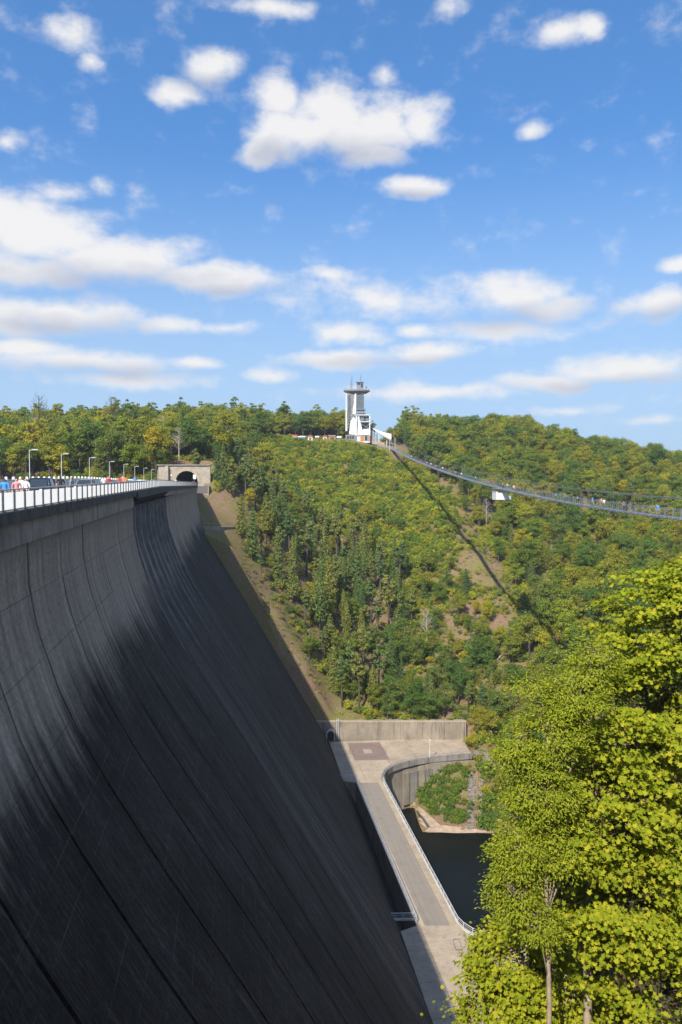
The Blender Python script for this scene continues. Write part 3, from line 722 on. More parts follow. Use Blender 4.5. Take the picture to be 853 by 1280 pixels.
for k, q in enumerate(([(566, 1174), (574, 1174), (579, 1188), (570, 1188)], [(576, 1194.5), (584.5, 1195), (589.5, 1207), (580.5, 1207)])):
    w_ = np.array(PXZ(q)); c_ = w_.mean(0)
    h = tag(MB().prism([tuple(v) for v in w_], PLZ + .004, PLZ + .02).build('shaft_cover', M['pad_line']), ['rectangular shaft cover in the forecourt nearer the road end', 'rectangular shaft cover in the forecourt nearer the big maple'][k], 'shaft cover', 'shaft covers in the forecourt')
    MB().prism([tuple(c_ + (v - c_) * .84) for v in w_], PLZ + .021, PLZ + .04).build('lid', M['plaza'], h)

def path_pts(px, step, z=PLZ):
    P = [np.array(atZ(x, y, z)) for x, y in px]; out = [P[0]]
    for a, b_ in zip(P[:-1], P[1:]):
        n = max(1, int(round(np.linalg.norm(b_ - a) / step)))
        out += [a + (b_ - a) * (i + 1) / n for i in range(n)]
    return out
def railing(px, label, step=2.2, h=1.1, kerb=.35, mat='lightgrey', rails=(1.1, .75, .4), kh=.3):
    P = path_pts(px, step); c = P[len(P) // 2]
    o = empty('guard_railing', tuple(c), label, 'railing')
    up = np.array([0, 0, 1.0])
    for p in P: MB().box((p[0], p[1], PLZ + (h + kh) / 2), (.08, .08, h + kh)).build('post', M[mat], o)
    for r_ in rails:
        b = MB()
        for a, b2 in zip(P[:-1], P[1:]): b.bar(a + up * (r_ + kh), b2 + up * (r_ + kh), .1 if r_ == max(rails) else .05)
        b.build('handrail' if r_ == max(rails) else 'rail_bar', M[mat], o)
    if kerb:
        for a, b2 in zip(P[:-1], P[1:]):
            d = (b2 - a) / np.linalg.norm(b2 - a)
            MB().bar(a + d * .01 + up * (kh / 2 + .103), b2 - d * .01 + up * (kh / 2 + .103), kerb, kh).build('kerb_stone', M['rib2'], o)
    return o
M['rib2'] = mat_concrete('pale_kerb_concrete', (.42, .4, .37), (.55, .53, .49), .2, .6)
railing([(446, 979), (521, 1155)], 'white railing on the dam side of the lower road')
railing([(489, 1151.5), (519.5, 1151)], 'short white cross railing closing the basin at the near road end')
railing([(421, 974.5), (443, 975.5)], 'short white cross railing between dam toe and lower road at plaza', kerb=0)
railing([(479, 979), (572.5, 1156), (579.5, 1163), (591, 1170.5), (614, 1177), (660, 1183)], 'white railing on the water side of the lower road')
# curved parapet at the mouth of the plaza
P = path_pts([(590, 944.7), (565, 946.8), (541, 949), (522, 951.8), (503, 956.3), (490, 960.8), (482.5, 965.8), (478.8, 972), (480, 978)], 1.6)
par = empty('parapet', tuple(P[len(P) // 2]), 'curved concrete parapet with steel rail at the plaza edge above the outlet', 'parapet')
up = np.array([0, 0, 1.0])
for a, b2 in zip(P[:-1], P[1:]):
    d = (b2 - a) / np.linalg.norm(b2 - a)
    MB().bar(a + d * .015 + up * .0, b2 - d * .015 + up * .0, .75, 1.5).build('parapet_block', M['grey_conc'], par)
b = MB()
for a, b2 in zip(P[:-1], P[1:]): b.bar(a + up * 1.3, b2 + up * 1.3, .08)
b.build('handrail', M['galv'], par)
for p in P[::2]: MB().box((p[0], p[1], PLZ + 1.0), (.07, .07, .6)).build('post', M['galv'], par)
# panels and slot on the outlet wall below the parapet
ow = [np.array(atZ(x, y, PLZ)) for x, y in ((503, 956.3), (512, 954.1), (522, 951.8), (531.5, 950.4), (541, 949))]
for i, (a, b2) in enumerate(zip(ow[:-1], ow[1:])):
    d = (b2 - a) / np.linalg.norm(b2 - a); nr_ = np.array([d[1], -d[0], 0]); 
    if nr_[1] > 0: nr_ = -nr_
    MB().bar(a + d * .25 + nr_ * .25 - up * 6.6, b2 - d * .25 + nr_ * .25 - up * 6.6, .4, 8.6).build('outlet_panel', M['grey_conc'] if i in (1, 3) else M['wall'], par)
p = atZ(537.5, 950.5, PLZ); lp = empty('lamp_post', (p[0], p[1], PLZ + .75), 'white lamp post on the parapet corner of the plaza', 'lamp post')
MB().tube([(p[0], p[1], PLZ + .75), (p[0], p[1], PLZ + 5.6)], [.11, .07], 8).build('pole', M['white'], lp)
MB().box((p[0], p[1] - .2, PLZ + 5.7), (.35, .6, .18)).build('lamp_head', M['white'], lp)
# retaining wall behind the plaza
wl = atY(392, 925, WALLY)[0]; wr = atY(583, 925, WALLY)[0]; wtop = atY(500, 903, WALLY)[2]
rw = empty('retaining_wall', ((wl + wr) / 2, WALLY, PLZ - .2), 'stained beige concrete retaining wall behind the plaza below the forest', 'wall')
ex = np.linspace(wl, wr, 8)
for i in range(7):
    MB().prism([(ex[i] + .03, WALLY), (ex[i + 1] - .03, WALLY), (ex[i + 1] - .03, WALLY + 3), (ex[i] + .03, WALLY + 3)], PLZ - 1, wtop).build('wall_panel', M['wall'], rw)
    MB().prism([(ex[i] + .02, WALLY - .12), (ex[i + 1] - .02, WALLY - .12), (ex[i + 1] - .02, WALLY + 1.15), (ex[i] + .02, WALLY + 1.15)], wtop + .002, wtop + .3).build('coping', M['plaza'], rw)
# small arched doorway by the dam toe
ap = atZ(413.5, 926.5, PLZ); ga = empty('arched_doorway', (ap[0], WALLY - 1.4, PLZ), 'small arched doorway of pale concrete where wall and dam meet', 'doorway')
pts = [(-1.0, 0)] + [(math.cos(a) * 1.0, 2.0 + math.sin(a) * 1.0) for a in np.linspace(math.pi, 0, 9)] + [(1.0, 0)]
v = MB()
for i in range(len(pts) - 1):
    (x0, z0), (x1, z1) = pts[i], pts[i + 1]
    f = 1.28; q = [(x0, z0), (x1, z1), (x1 * f, (z1 - 2) * f + 2 if z1 > 0 else 0), (x0 * f, (z0 - 2) * f + 2 if z0 > 0 else 0)]
    v.slab([(ap[0] + x, WALLY - 1.6, PLZ + z) for x, z in q], (0, 1.6, 0))
v.build('arch_ring', M['rib2'], ga)
MB().slab([(ap[0] + x, WALLY - .5, PLZ + z) for x, z in pts], (0, .3, 0)).build('door_leaf', M['black'], ga)  # near-black slab painted as the shade inside the niche, no real door
# ladder mast
mp = atZ(422.5, 927, PLZ); ld = empty('ladder', (mp[0], WALLY - .5, PLZ), 'tall pale steel ladder standing against the retaining wall', 'ladder')
for dx in (-.28, .28): MB().box((mp[0] + dx, WALLY - .45, PLZ + 3.2), (.12, .12, 6.4)).build('rail', M['lightgrey'], ld)
for k in range(16): MB().box((mp[0], WALLY - .45, PLZ + .4 + k * .38), (.44, .07, .07)).build('rung', M['lightgrey'], ld)
# dark stilling basin floor beside the toe and service road right of the plaza
struct(MB().prism([tuple(D(s, t, 0)[:2]) for s, t in ((90, 30), (222, 26), (222, 33), (206, 36.2), (130, 36.2), (90, 36))], -92, -83.5).build('basin_floor', M['dark_conc']))
b = MB(); Lp = [(592, 938.5), (630, 939), (680, 942), (760, 950)]; Rp = [(594, 945), (630, 946), (680, 950), (760, 960)]
A_ = [atZ(x, y, PLZ + .0) for x, y in Lp]; C_ = [atZ(x, y, PLZ + .0) for x, y in Rp]
b.add([*A_, *C_] + [q - up * 1.2 for q in A_ + C_], [(0, 1, 5, 4), (1, 2, 6, 5), (2, 3, 7, 6), (4, 5, 13, 12), (5, 6, 14, 13), (6, 7, 15, 14), (0, 4, 12, 8)]); struct(b.build('service_road', M['asphalt']))
fr_ = railing([(592.5, 945.5), (606, 946)], 'short steel barrier beside the service road at the plaza corner', kerb=0, mat='galv')

def drape(name, left, right, mat, lift=.12, n=22):
    """strip draped over the ground between two pixel polylines"""
    def samp(pl):
        pl = np.array(pl, float); L = np.concatenate([[0], np.cumsum(np.linalg.norm(np.diff(pl, axis=0), axis=1))]); f = np.linspace(0, L[-1], n)
        return np.stack([np.interp(f, L, pl[:, 0]), np.interp(f, L, pl[:, 1])], 1)
    vs = []
    for a, b_ in zip(samp(left), samp(right)):
        for f in (0, .25, .5, .75, 1):
            q = ground_px(*(a * (1 - f) + b_ * f), lo=150, hi=400); vs.append(q + up * lift)
    o = MB().add(vs, [(5 * i + k, 5 * i + k + 1, 5 * i + k + 6, 5 * i + k + 5) for i in range(n - 1) for k in range(4)]).build(name, mat, smooth=True); return struct(o)
drape('outlet_apron', [(504, 1004), (512, 1020), (533, 1036)], [(515, 1002), (530, 1014), (552, 1034)], M['dirt'], .25)
drape('outlet_channel', [(514, 1012), (528, 1026), (534, 1036)], [(517, 1011), (531, 1025), (538, 1036)], M['dark_conc'], .4)
drape('drain_channel', [(595.5, 966), (595, 1000), (594, 1037)], [(598, 966), (598, 1000), (598, 1037)], M['rust'], .45)
drape('shore_bank', [(540, 1030), (570, 1034), (610, 1034)], [(532, 1040), (570, 1042), (625, 1041)], M['dirt'], .12)
rr = random.Random(8)
def rocks(name, spots, size, mat):
    b = MB()
    for p in spots:
        r_ = size * rr.uniform(.5, 1.2); pts = []
        bm = bmesh.new(); bmesh.ops.create_icosphere(bm, subdivisions=1, radius=r_)
        o = len(b.v); sc = (rr.uniform(.8, 1.4), rr.uniform(.7, 1.2), rr.uniform(.5, .8))
        b.add([(p[0] + v.co.x * sc[0] * rr.uniform(.8, 1.2), p[1] + v.co.y * sc[1] * rr.uniform(.8, 1.2), p[2] + v.co.z * sc[2]) for v in bm.verts], [[v.index for v in f.verts] for f in bm.faces]); bm.free()
    return b.build(name, mat)
sp_ = []
for k in range(170):
    y = rr.uniform(966, 1036); x = (rr.uniform(586, 595) if rr.random() < .6 else rr.uniform(599, 605)) - (y - 966) * .02
    sp_.append(ground_px(x, y, 170, 260) + up * .1)
struct(rocks('riprap', sp_, .55, M['rock']), 'stuff')

# path ledge on the slope by the dam
q0 = at_face(254, 658); q1 = ground_px(300, 659, 200, 340)
lg = MB(); a = q0 - U * .5; c = q1
lg.add([a, c, c + U * 1.6, a + U * 1.6, a - up * 1.5, c - up * 1.5, c + U * 1.6 - up * 1.5, a + U * 1.6 - up * 1.5], [(0, 1, 2, 3), (4, 5, 1, 0), (5, 6, 2, 1), (7, 4, 0, 3), (6, 7, 3, 2), (7, 6, 5, 4)])
lgo = tag(lg.build('path_ledge', M['grey_conc']), 'narrow concrete path ledge crossing the slope beside the dam', 'path')
b = MB()
for f in np.linspace(0, 1, 8): q = a + (c - a) * f; b.bar(q, q + up * 1.05, .06)
b.bar(a + up * 1.05, c + up * 1.05, .06); b.build('railing', M['galv'], lgo)

# ------------------------------------------------------------------ tower on the hill
TY = 480.0
def tp(zx, zy, dy=0.0): q = atY(420 + zx / 8.53, 460 + zy / 8.53, TY); return np.array([q[0], TY + dy, q[2]])   # coordinates read off the tower close-up
tw = empty('observation_tower', tp(230, 790), 'white and grey steel observation tower with antenna masts on the hilltop', 'tower')
def pan(name, pts, dy, depth, mat):
    return MB().slab([tp(x, y, dy) for x, y in pts], (0, depth, 0)).build(name, mat, tw)
pan('white_fin', [(105, 268), (117, 264), (124, 670), (102, 672)], 0, 6.5, M['lightgrey'])
pan('grey_cladding', [(124, 262), (196, 262), (196, 500), (150, 560), (132, 660), (128, 560)], 1.0, 5, M['mesh_clad'])
pan('white_panel', [(206, 268), (216, 262), (214, 486), (176, 494)], .1, 6, M['white'])
pan('white_panel', [(213, 494), (214, 712), (140, 706), (158, 560)], .1, 6, M['white'])
for k in range(13):                    # stair flights behind the fin
    y = 285 + k * 28; MB().bar(tp(128, y + 14, .6), tp(160, y, .6), .35, .25).build('stair_flight', M['steel'], tw)
# lift shaft: frame and glass
pan('lift_glass', [(226, 262), (294, 262), (294, 430), (226, 430)], 1.0, 3.6, M['glassblue'])
for x in (222, 246, 272, 297): pan('shaft_column', [(x - 4, 258), (x + 4, 258), (x + 4, 500), (x - 4, 500)], .6, .5, M['steel'])
for k in range(9): MB().bar(tp(220, 275 + k * 26, .5), tp(300, 275 + k * 26, .5), .3, .3).build('shaft_beam', M['steel'], tw)
for y in (440, 478): pan('gallery', [(218, y), (318, y), (318, y + 8), (218, y + 8)], -.6, 6, M['steel'])
for x in (232, 262, 290, 312): pan('gallery_post', [(x - 2, 418), (x + 2, 418), (x + 2, 486), (x - 2, 486)], -.5, .3, M['steel'])
# viewing platform shaped like a hull
b = MB(); c = tp(223, 250, 3.3)
for (cx_, rx, ry) in ((225, 8.1, 4.8),):
    o = tp(cx_, 250, 3.3); ring = [(math.cos(a) * rx, math.sin(a) * ry) for a in np.linspace(0, 2 * math.pi, 25)[:-1]]
    n = 24; lev = [(.72, tp(0, 268)[2]), (1.0, tp(0, 246)[2]), (1.0, tp(0, 232)[2]), (.97, tp(0, 232)[2] + .01)]
    vs = [(o[0] + x * f, o[1] + y * f, z) for f, z in lev for x, y in ring]
    b.add(vs, [(i * n + k, i * n + (k + 1) % n, (i + 1) * n + (k + 1) % n, (i + 1) * n + k) for i in range(3) for k in range(n)] + [tuple(range(n))[::-1], tuple(range(3 * n, 4 * n))])
b.build('viewing_platform', M['steel'], tw)
o = tp(225, 232, 3.3); b = MB()
for k in range(24):
    a0, a1 = 2 * math.pi * k / 24, 2 * math.pi * (k + 1) / 24
    p0 = o + np.array([7.5 * math.cos(a0), 4.4 * math.sin(a0), 0]); p1 = o + np.array([7.5 * math.cos(a1), 4.4 * math.sin(a1), 0])
    b.bar(p0, p0 + up * 1.1, .08); b.bar(p0 + up * 1.1, p1 + up * 1.1, .1); b.bar(p0 + up * .55, p1 + up * .55, .05)
b.build('platform_railing', M['galv'], tw)
pan('cabin', [(224, 150), (295, 150), (295, 232), (224, 232)], 1.2, 4, M['mesh_clad'])
pan('cabin_window', [(230, 156), (262, 156), (262, 176), (230, 176)], 1.12, .1, M['glass']); pan('cabin_window', [(268, 160), (290, 160), (290, 205), (268, 205)], 1.12, .1, M['glass'])
pan('cabin_roof', [(219, 144), (299, 144), (299, 150), (219, 150)], .8, 5, M['steel'])
for x, y0, y1, w_ in ((172, 55, 232, .5), (267, 55, 146, .35), (158, 120, 232, .3)):
    q0, q1 = tp(x, y1, 3), tp(x, y0, 3)
    mo = MB().tube([q0, q0 * .4 + q1 * .6, q1], [w_ * .55, w_ * .4, w_ * .15], 6).build('antenna_mast', M['steel'], tw)
    for f in (.35, .55, .75): q = q0 * (1 - f) + q1 * f; MB().bar(q - np.array([.7, 0, 0]), q + np.array([.7, 0, 0]), .12).build('antenna_arm', M['steel'], mo)
q = tp(325, 200, 2); MB().lathe([(.1, -.2), (.75, .1), (.8, .2), (.7, .16)], (q[0], q[1], q[2]), 14).build('dish', M['steel'], tw)
pan('dish_post', [(322, 204), (328, 204), (328, 232), (322, 232)], 2, .3, M['steel'])
# lower frame with the take-off deck
for (x0, y0, x1, y1) in ((252, 510, 300, 572), (300, 510, 352, 572), (352, 510, 300, 572), (300, 584, 356, 650), (120, 300, 196, 360), (196, 360, 124, 420), (124, 420, 190, 480)):
    MB().bar(tp(x0, y0, -.2), tp(x1, y1, -.2), .16).build('brace', M['steel'], tw)
for k in range(6): MB().bar(tp(246 + k * 20, 545, -2.3), tp(246 + k * 20, 572, -2.3), .12).build('deck_post', M['steel'], tw)
MB().bar(tp(244, 546, -2.3), tp(364, 546, -2.3), .12).build('deck_handrail', M['steel'], tw)
pan('deck_beam', [(190, 500), (366, 500), (366, 508), (190, 508)], -2.2, 9, M['white'])
for x in (217, 360): pan('frame_column', [(x - 6, 514), (x + 6, 514), (x + 6, 725), (x - 6, 725)], -2.0, 1.2, M['white'])
pan('white_sail_panel', [(238, 514), (246, 514), (292, 700), (284, 720), (228, 720)], -2.1, .5, M['white'])
pan('take_off_deck', [(252, 572), (362, 572), (362, 580), (252, 580)], -2.4, 7, M['white'])
pan('machinery_box', [(262, 530), (300, 530), (300, 570), (262, 570)], -1.0, 3, M['steel']); pan('machinery_box', [(318, 536), (352, 536), (352, 570), (318, 570)], -.8, 3, M['steel'])
pan('dark_recess', [(252, 516), (356, 516), (356, 700), (300, 700)], 2.2, .4, M['glass'])  # flat dark panel standing in for the shade deep inside the frame
MB().bar(tp(256, 590, -1.5), tp(352, 650, -1.5), .5, .4).build('stair_flight', M['steel'], tw); MB().bar(tp(352, 600, -1.2), tp(290, 660, -1.2), .4, .35).build('stair_flight', M['steel'], tw)
pan('base_panel', [(286, 656), (362, 648), (362, 718), (290, 718)], -2.15, .6, M['white'])
pan('base_storey', [(104, 712), (216, 712), (216, 790), (104, 790)], .4, 6, M['mesh_clad'])
for x in (118, 146, 174): pan('base_window', [(x, 725), (x + 20, 725), (x + 20, 756), (x, 756)], .3, .12, M['glass'])
pan('entrance_wall', [(222, 722), (362, 722), (362, 800), (222, 800)], -1.6, 6, M['lightgrey'])
pan('wooden_door', [(262, 726), (302, 726), (302, 780), (262, 780)], -1.75, .16, M['wood']); pan('wooden_door', [(340, 730), (358, 730), (358, 780), (340, 780)], -1.75, .16, M['wood']); pan('base_window', [(308, 728), (336, 728), (336, 776), (308, 776)], -1.75, .16, M['glass'])
# glass hall and tent roof
hall = empty('glass_hall', tp(415, 800, 2), 'glazed entrance hall between tower and tent roof', 'building')
H_ = lambda nm, pts, dy, dp, mt: MB().slab([tp(x, y, dy) for x, y in pts], (0, dp, 0)).build(nm, mt, hall)
H_('glazing', [(366, 640), (456, 715), (456, 800), (366, 800)], 2, 5, M['glassblue'])
for x, y in ((368, 640), (398, 665), (428, 690), (456, 713)): H_('mullion', [(x - 3, y), (x + 3, y), (x + 3, 800), (x - 3, 800)], 1.8, .3, M['lightgrey'])
for y in (745,): H_('transom', [(366, y), (456, y), (456, y + 5), (366, y + 5)], 1.8, .3, M['lightgrey'])
H_('parapet', [(385, 776), (520, 800), (520, 830), (385, 810)], -1, .4, M['plaza'])
tent = empty('tent_roof', tp(540, 850, 0), 'white tensioned membrane roof beside the tower at the bridge head', 'tent')
v = MB(); cr = [tp(368, 622, 3), tp(462, 690, 1.5), tp(592, 698, 4), tp(586, 778, -2)]
N_ = 9; vs = []
for i in range(N_):
    for j in range(N_):
        a, b_ = i / (N_ - 1), j / (N_ - 1)
        top = cr[0] * (1 - a) + cr[2] * a; top = top - up * .5 * math.sin(math.pi * a)
        bot = cr[0] * (1 - a) + cr[3] * a; bot = bot - up * .5 * math.sin(math.pi * a)
        q = top * (1 - b_) + bot * b_; q = q + np.array([0, -3.5 * math.sin(math.pi * b_) * a, 0]); vs.append(q)
vs2 = [q - up * .08 for q in vs]; n2s = N_ * N_
fs = [(i * N_ + j, i * N_ + j + 1, (i + 1) * N_ + j + 1, (i + 1) * N_ + j) for i in range(N_ - 1) for j in range(N_ - 1)]
v.add(vs + vs2, fs + [tuple(k + n2s for k in f[::-1]) for f in fs]); v.build('membrane', M['tent'], tent, smooth=True)
for (x0, y0, x1, y1, dy, w_) in ((543, 770, 540, 860, -1, .45), (596, 696, 600, 800, 4, .3), (462, 705, 462, 800, 1, .3), (586, 778, 610, 850, -2, .12)):
    MB().tube([tp(x0, y0, dy), tp(x1, y1, dy)], w_ / 2, 8).build('mast', M['white'], tent)
# terrace below the bridge head
ter = MB(); ter.slab([tp(x, y, -3) for x, y in ((440, 812), (660, 850), (660, 910), (440, 880))], (0, 9, 0)); tag(ter.build('bridge_terrace', M['grey_conc']), 'pale concrete terrace at the hilltop end of the suspension bridge', 'terrace')
# stalls along the hilltop
for i, (x0, x1, y0, y1, bm_, rm_, lb) in enumerate([(365, 372, 543.5, 551, 'white', 'red_tarp', 'small white hilltop stall with red roof, far left of the row'), (372.5, 382, 545, 551, 'green_tarp', 'lightgrey', 'green sided hilltop stall beside the white one'),
        (385, 391, 544.5, 551, 'white', 'red_tarp', 'small hilltop stall with reddish roof, third in the row'), (394, 399, 545, 551, 'red_tarp', 'white', 'little red hilltop stall with white roof'), (404, 409, 544.5, 551, 'white', 'red_tarp', 'white hilltop stall with red roof under the trees'),
        (411, 420, 544, 551, 'wood', 'grey_conc', 'long wooden hilltop hut with flat roof left of the tower'), (421, 427, 545.5, 551, 'green_tarp', 'white', 'green hilltop stall with white roof next to the tower')]):
    a = atY(x0, y1 + 4, 482); c = atY(x1, y0, 482); st_ = empty('market_stall', ((a[0] + c[0]) / 2, 484, a[2]), lb, 'stall', 'stalls on the hilltop')
    w_ = c[0] - a[0]; zz = c[2]
    MB().box(((a[0] + c[0]) / 2, 484, (a[2] + zz - .8) / 2), (w_ * .94, 3, zz - .8 - a[2])).build('body', M[bm_], st_)
    MB().slab([(a[0], 482.2, zz - .8), (c[0], 482.2, zz - .8), (c[0], 484, zz), (a[0], 484, zz)], (0, 0, .12)).slab([(a[0], 485.8, zz - .8), (a[0], 484, zz), (c[0], 484, zz), (c[0], 485.8, zz - .8)], (0, 0, .12)).build('roof', M[rm_], st_)
    MB().box(((a[0] + c[0]) / 2, 482.46, zz - 1.9), (w_ * .5, .06, 1.0)).build('counter_opening', M['glass'], st_)  # solid dark slab painted as the shaded inside of the stall

# ------------------------------------------------------------------ suspension bridge
BA = np.array([30.8, 470.0]); BD = np.array([.060, -1.0])
BYs = np.array([470, 400, 299, 222, 173, 138, 118, 80, 40, 28.0]); BZs = np.array([19.5, 12.2, 3.9, -1.0, -3.3, -4.1, -4.3, -4.0, -2.6, -2.0])
_pf = np.polyfit(BYs, BZs, 4)
def bp(Y, off=0.0, dz=0.0):
    d = np.array([BD[1], -BD[0]]); d = -d / np.linalg.norm(d)
    return np.array([BA[0] + BD[0] * (470 - Y) + d[0] * off, Y + d[1] * off, float(np.polyval(_pf, Y)) + dz])
br = empty('suspension_bridge', bp(470, 0, -1), 'long slender grey pedestrian suspension bridge running from the tower across the valley', 'bridge')
BR = math.atan2(BD[1], BD[0])
YS = np.arange(470, 28, -2.6)
slope = np.gradient(np.polyval(_pf, YS), YS)
deck = MB().box((0, 0, 0), (2.56, 1.3, .16)).mesh('deck_panel', M['bridge'])
frm = MB().box((0, -.72, .62), (.06, .05, 1.4)).box((0, .72, .62), (.06, .05, 1.4)).box((0, 0, -.14), (.14, 1.6, .16)).mesh('railing_frame', M['bridge'])
hang = MB().box((0, 0, 1.55), (.03, .03, 3.1)).mesh('hanger', M['cable'])
for i, Y in enumerate(YS):
    p = bp(Y); sl = math.atan(slope[i])
    inst('deck_panel', deck, br, p, rot=(0, sl, BR)); inst('railing_frame', frm, br, bp(Y - 1.3), BR)
    if i % 2 == 0:
        for o_ in (-.82, .82): inst('hanger', hang, br, bp(Y, o_), BR)
YL = np.linspace(470, 28, 70)
for off in (-.74, .74):
    MB().tube([bp(Y, off, 1.3) for Y in YL], .04, 5).build('handrail', M['bridge'], br)
    for h in (.2, .42, .64, .86, 1.08): MB().tube([bp(Y, off, h) for Y in YL], .011, 4).build('railing_wire', M['cable'], br)
    MB().tube([bp(Y, off * .95, -.18) for Y in YL], .1, 5).build('deck_rope', M['cable'], br)
for off in (-.82, .82): MB().tube([bp(Y, off, 3.05 + 3.0 * ((Y - 150) / 320) ** 2 * (Y > 150)) for Y in YL], .055, 6).build('main_cable', M['cable'], br)
for off in (-1.6, 1.6):
    q = bp(470, off); MB().bar(q - up * 4, q + up * 6.2, .5).build('pylon', M['galv'], br)
    q = bp(28, off); MB().bar(q - up * 30, q + up * 4, .6).build('pylon', M['galv'], br)
# cabin below the deck
cb = bp(222); cab = empty('hanging_cabin', cb - up * 3.6, 'white boxy cabin hanging beneath the suspension bridge', 'cabin')
ca, sa = math.cos(BR), math.sin(BR)
def cbx(nm, x, y, z, sx_, sy_, sz_, mt): MB().box((cb[0] + x, cb[1] + y, cb[2] + z), (sx_, sy_, sz_), .12).build(nm, mt, cab)
cbx('body', -.6, 0, -2.05, 3.2, 3.6, 2.3, M['white']); cbx('roof', -.6, 0, -.85, 3.4, 3.8, .12, M['lightgrey'])
for k in range(4): cbx('window', -1.75 + k * .6, -1.78 + .07 * k, -1.45, .42, .12, .75, M['glass'])
cbx('window', 1.0, -.7, -1.4, .12, .8, .8, M['glass']); cbx('window', 1.02, .5, -1.4, .12, .8, .8, M['glass'])
cbx('side_box', 1.75, .2, -2.6, 1.3, 2.2, 1.1, M['lightgrey']); cbx('skid', -.4, 0, -3.27, 3.6, 1.4, .14, M['bridge'])
for dx in (-1.9, .8): cbx('hanger_post', dx, .2, -.5, .14, .14, .7, M['bridge'])
pf = bp(222); MB().box((pf[0], pf[1], pf[2] - .12), (4.2, 5.5, .16), .12).build('rest_platform', M['bridge'], br)

# ------------------------------------------------------------------ vegetation
def quads(C, Nrm, size, rg, asp=.75):
    """leaf faces: centres, normals, edge length"""
    n = len(C); Nrm = Nrm / (np.linalg.norm(Nrm, axis=1, keepdims=True) + 1e-9)
    ref = rg.normal(size=(n, 3)); a = np.cross(Nrm, ref); a /= np.linalg.norm(a, axis=1, keepdims=True) + 1e-9
    b = np.cross(Nrm, a); sz = (size * rg.uniform(.6, 1.25, n))[:, None] if np.isscalar(size) else size[:, None]
    a = a * sz * .5; b = b * sz * .5 * asp
    V = np.stack([C - a, C - b * .9 + a * .1, C + a, C + b], 1).reshape(-1, 3)
    return V, np.arange(4 * n).reshape(n, 4)
def sph(n, rg):
    v = rg.normal(size=(n, 3)); return v / np.linalg.norm(v, axis=1, keepdims=True)
class Proto: pass
def proto(trunk_mb, V, F, leaf, bark):
    p = Proto(); p.trunk = trunk_mb.mesh('trunk', bark, smooth=True); p.crown = mesh_np('crown', V, F, leaf)
    vs = np.array(trunk_mb.v); off = len(vs)
    j = bpy.data.meshes.new('forest_tree')
    j.from_pydata(np.concatenate([vs, V]).tolist(), [], [tuple(f) for f in trunk_mb.f] + (F + off).tolist())
    j.materials.append(bark); j.materials.append(leaf)
    j.polygons.foreach_set('material_index', [0] * len(trunk_mb.f) + [1] * len(F)); j.update()
    p.joined = j; p.h = float(V[:, 2].max()); p.leaf = [k for k, v in LEAF.items() if v == leaf][0]; return p
def broadleaf(seed, H=14, Rr=4.6, base=.28, nc=34, nl=3900, leaf='broad', size=.43, bark='bark', sparse=1.0):
    rg = np.random.default_rng(seed); t = MB()
    lean = rg.normal(0, .03, 2) * H
    t.tube([(0, 0, -1.5), (lean[0] * .2, lean[1] * .2, H * .25), (lean[0] * .6, lean[1] * .6, H * .55), (lean[0], lean[1], H * .9)], [H * .021, H * .017, H * .011, H * .003], 7)
    cz_ = H * (base + 1) / 2; hz = H * (1 - base) / 2
    C = []; 
    for i in range(nc):
        d = sph(1, rg)[0]; r_ = rg.uniform(.35, .82); zz = cz_ + d[2] * hz * r_
        wz = 1.0 if d[2] < .1 else 1 - .25 * d[2]
        C.append((d[0] * Rr * r_ * wz + lean[0] * .6, d[1] * Rr * r_ * wz + lean[1] * .6, zz))
    C = np.array(C); rad = Rr * rg.uniform(.24, .42, nc) * sparse
    for c in C[:12]:
        z0 = max(H * base * .7, c[2] - H * .2); t.tube([(lean[0] * z0 / H, lean[1] * z0 / H, z0), (c[0] * .6, c[1] * .6, (z0 + c[2]) / 2 + .2), tuple(c)], [H * .008, H * .005, H * .002], 4)
    k = rg.integers(0, nc, nl); d = sph(nl, rg); d[:, 2] = np.where(d[:, 2] < -.35, -d[:, 2] * .6, d[:, 2])
    P_ = C[k] + d * (rad[k] * rg.uniform(.5, 1.06, nl))[:, None] * np.array([1, 1, .82])
    V, F = quads(P_, d + rg.normal(0, .55, (nl, 3)) + np.array([0, 0, .35]), size, rg)
    return proto(t, V, F, LEAF[leaf], M[bark])
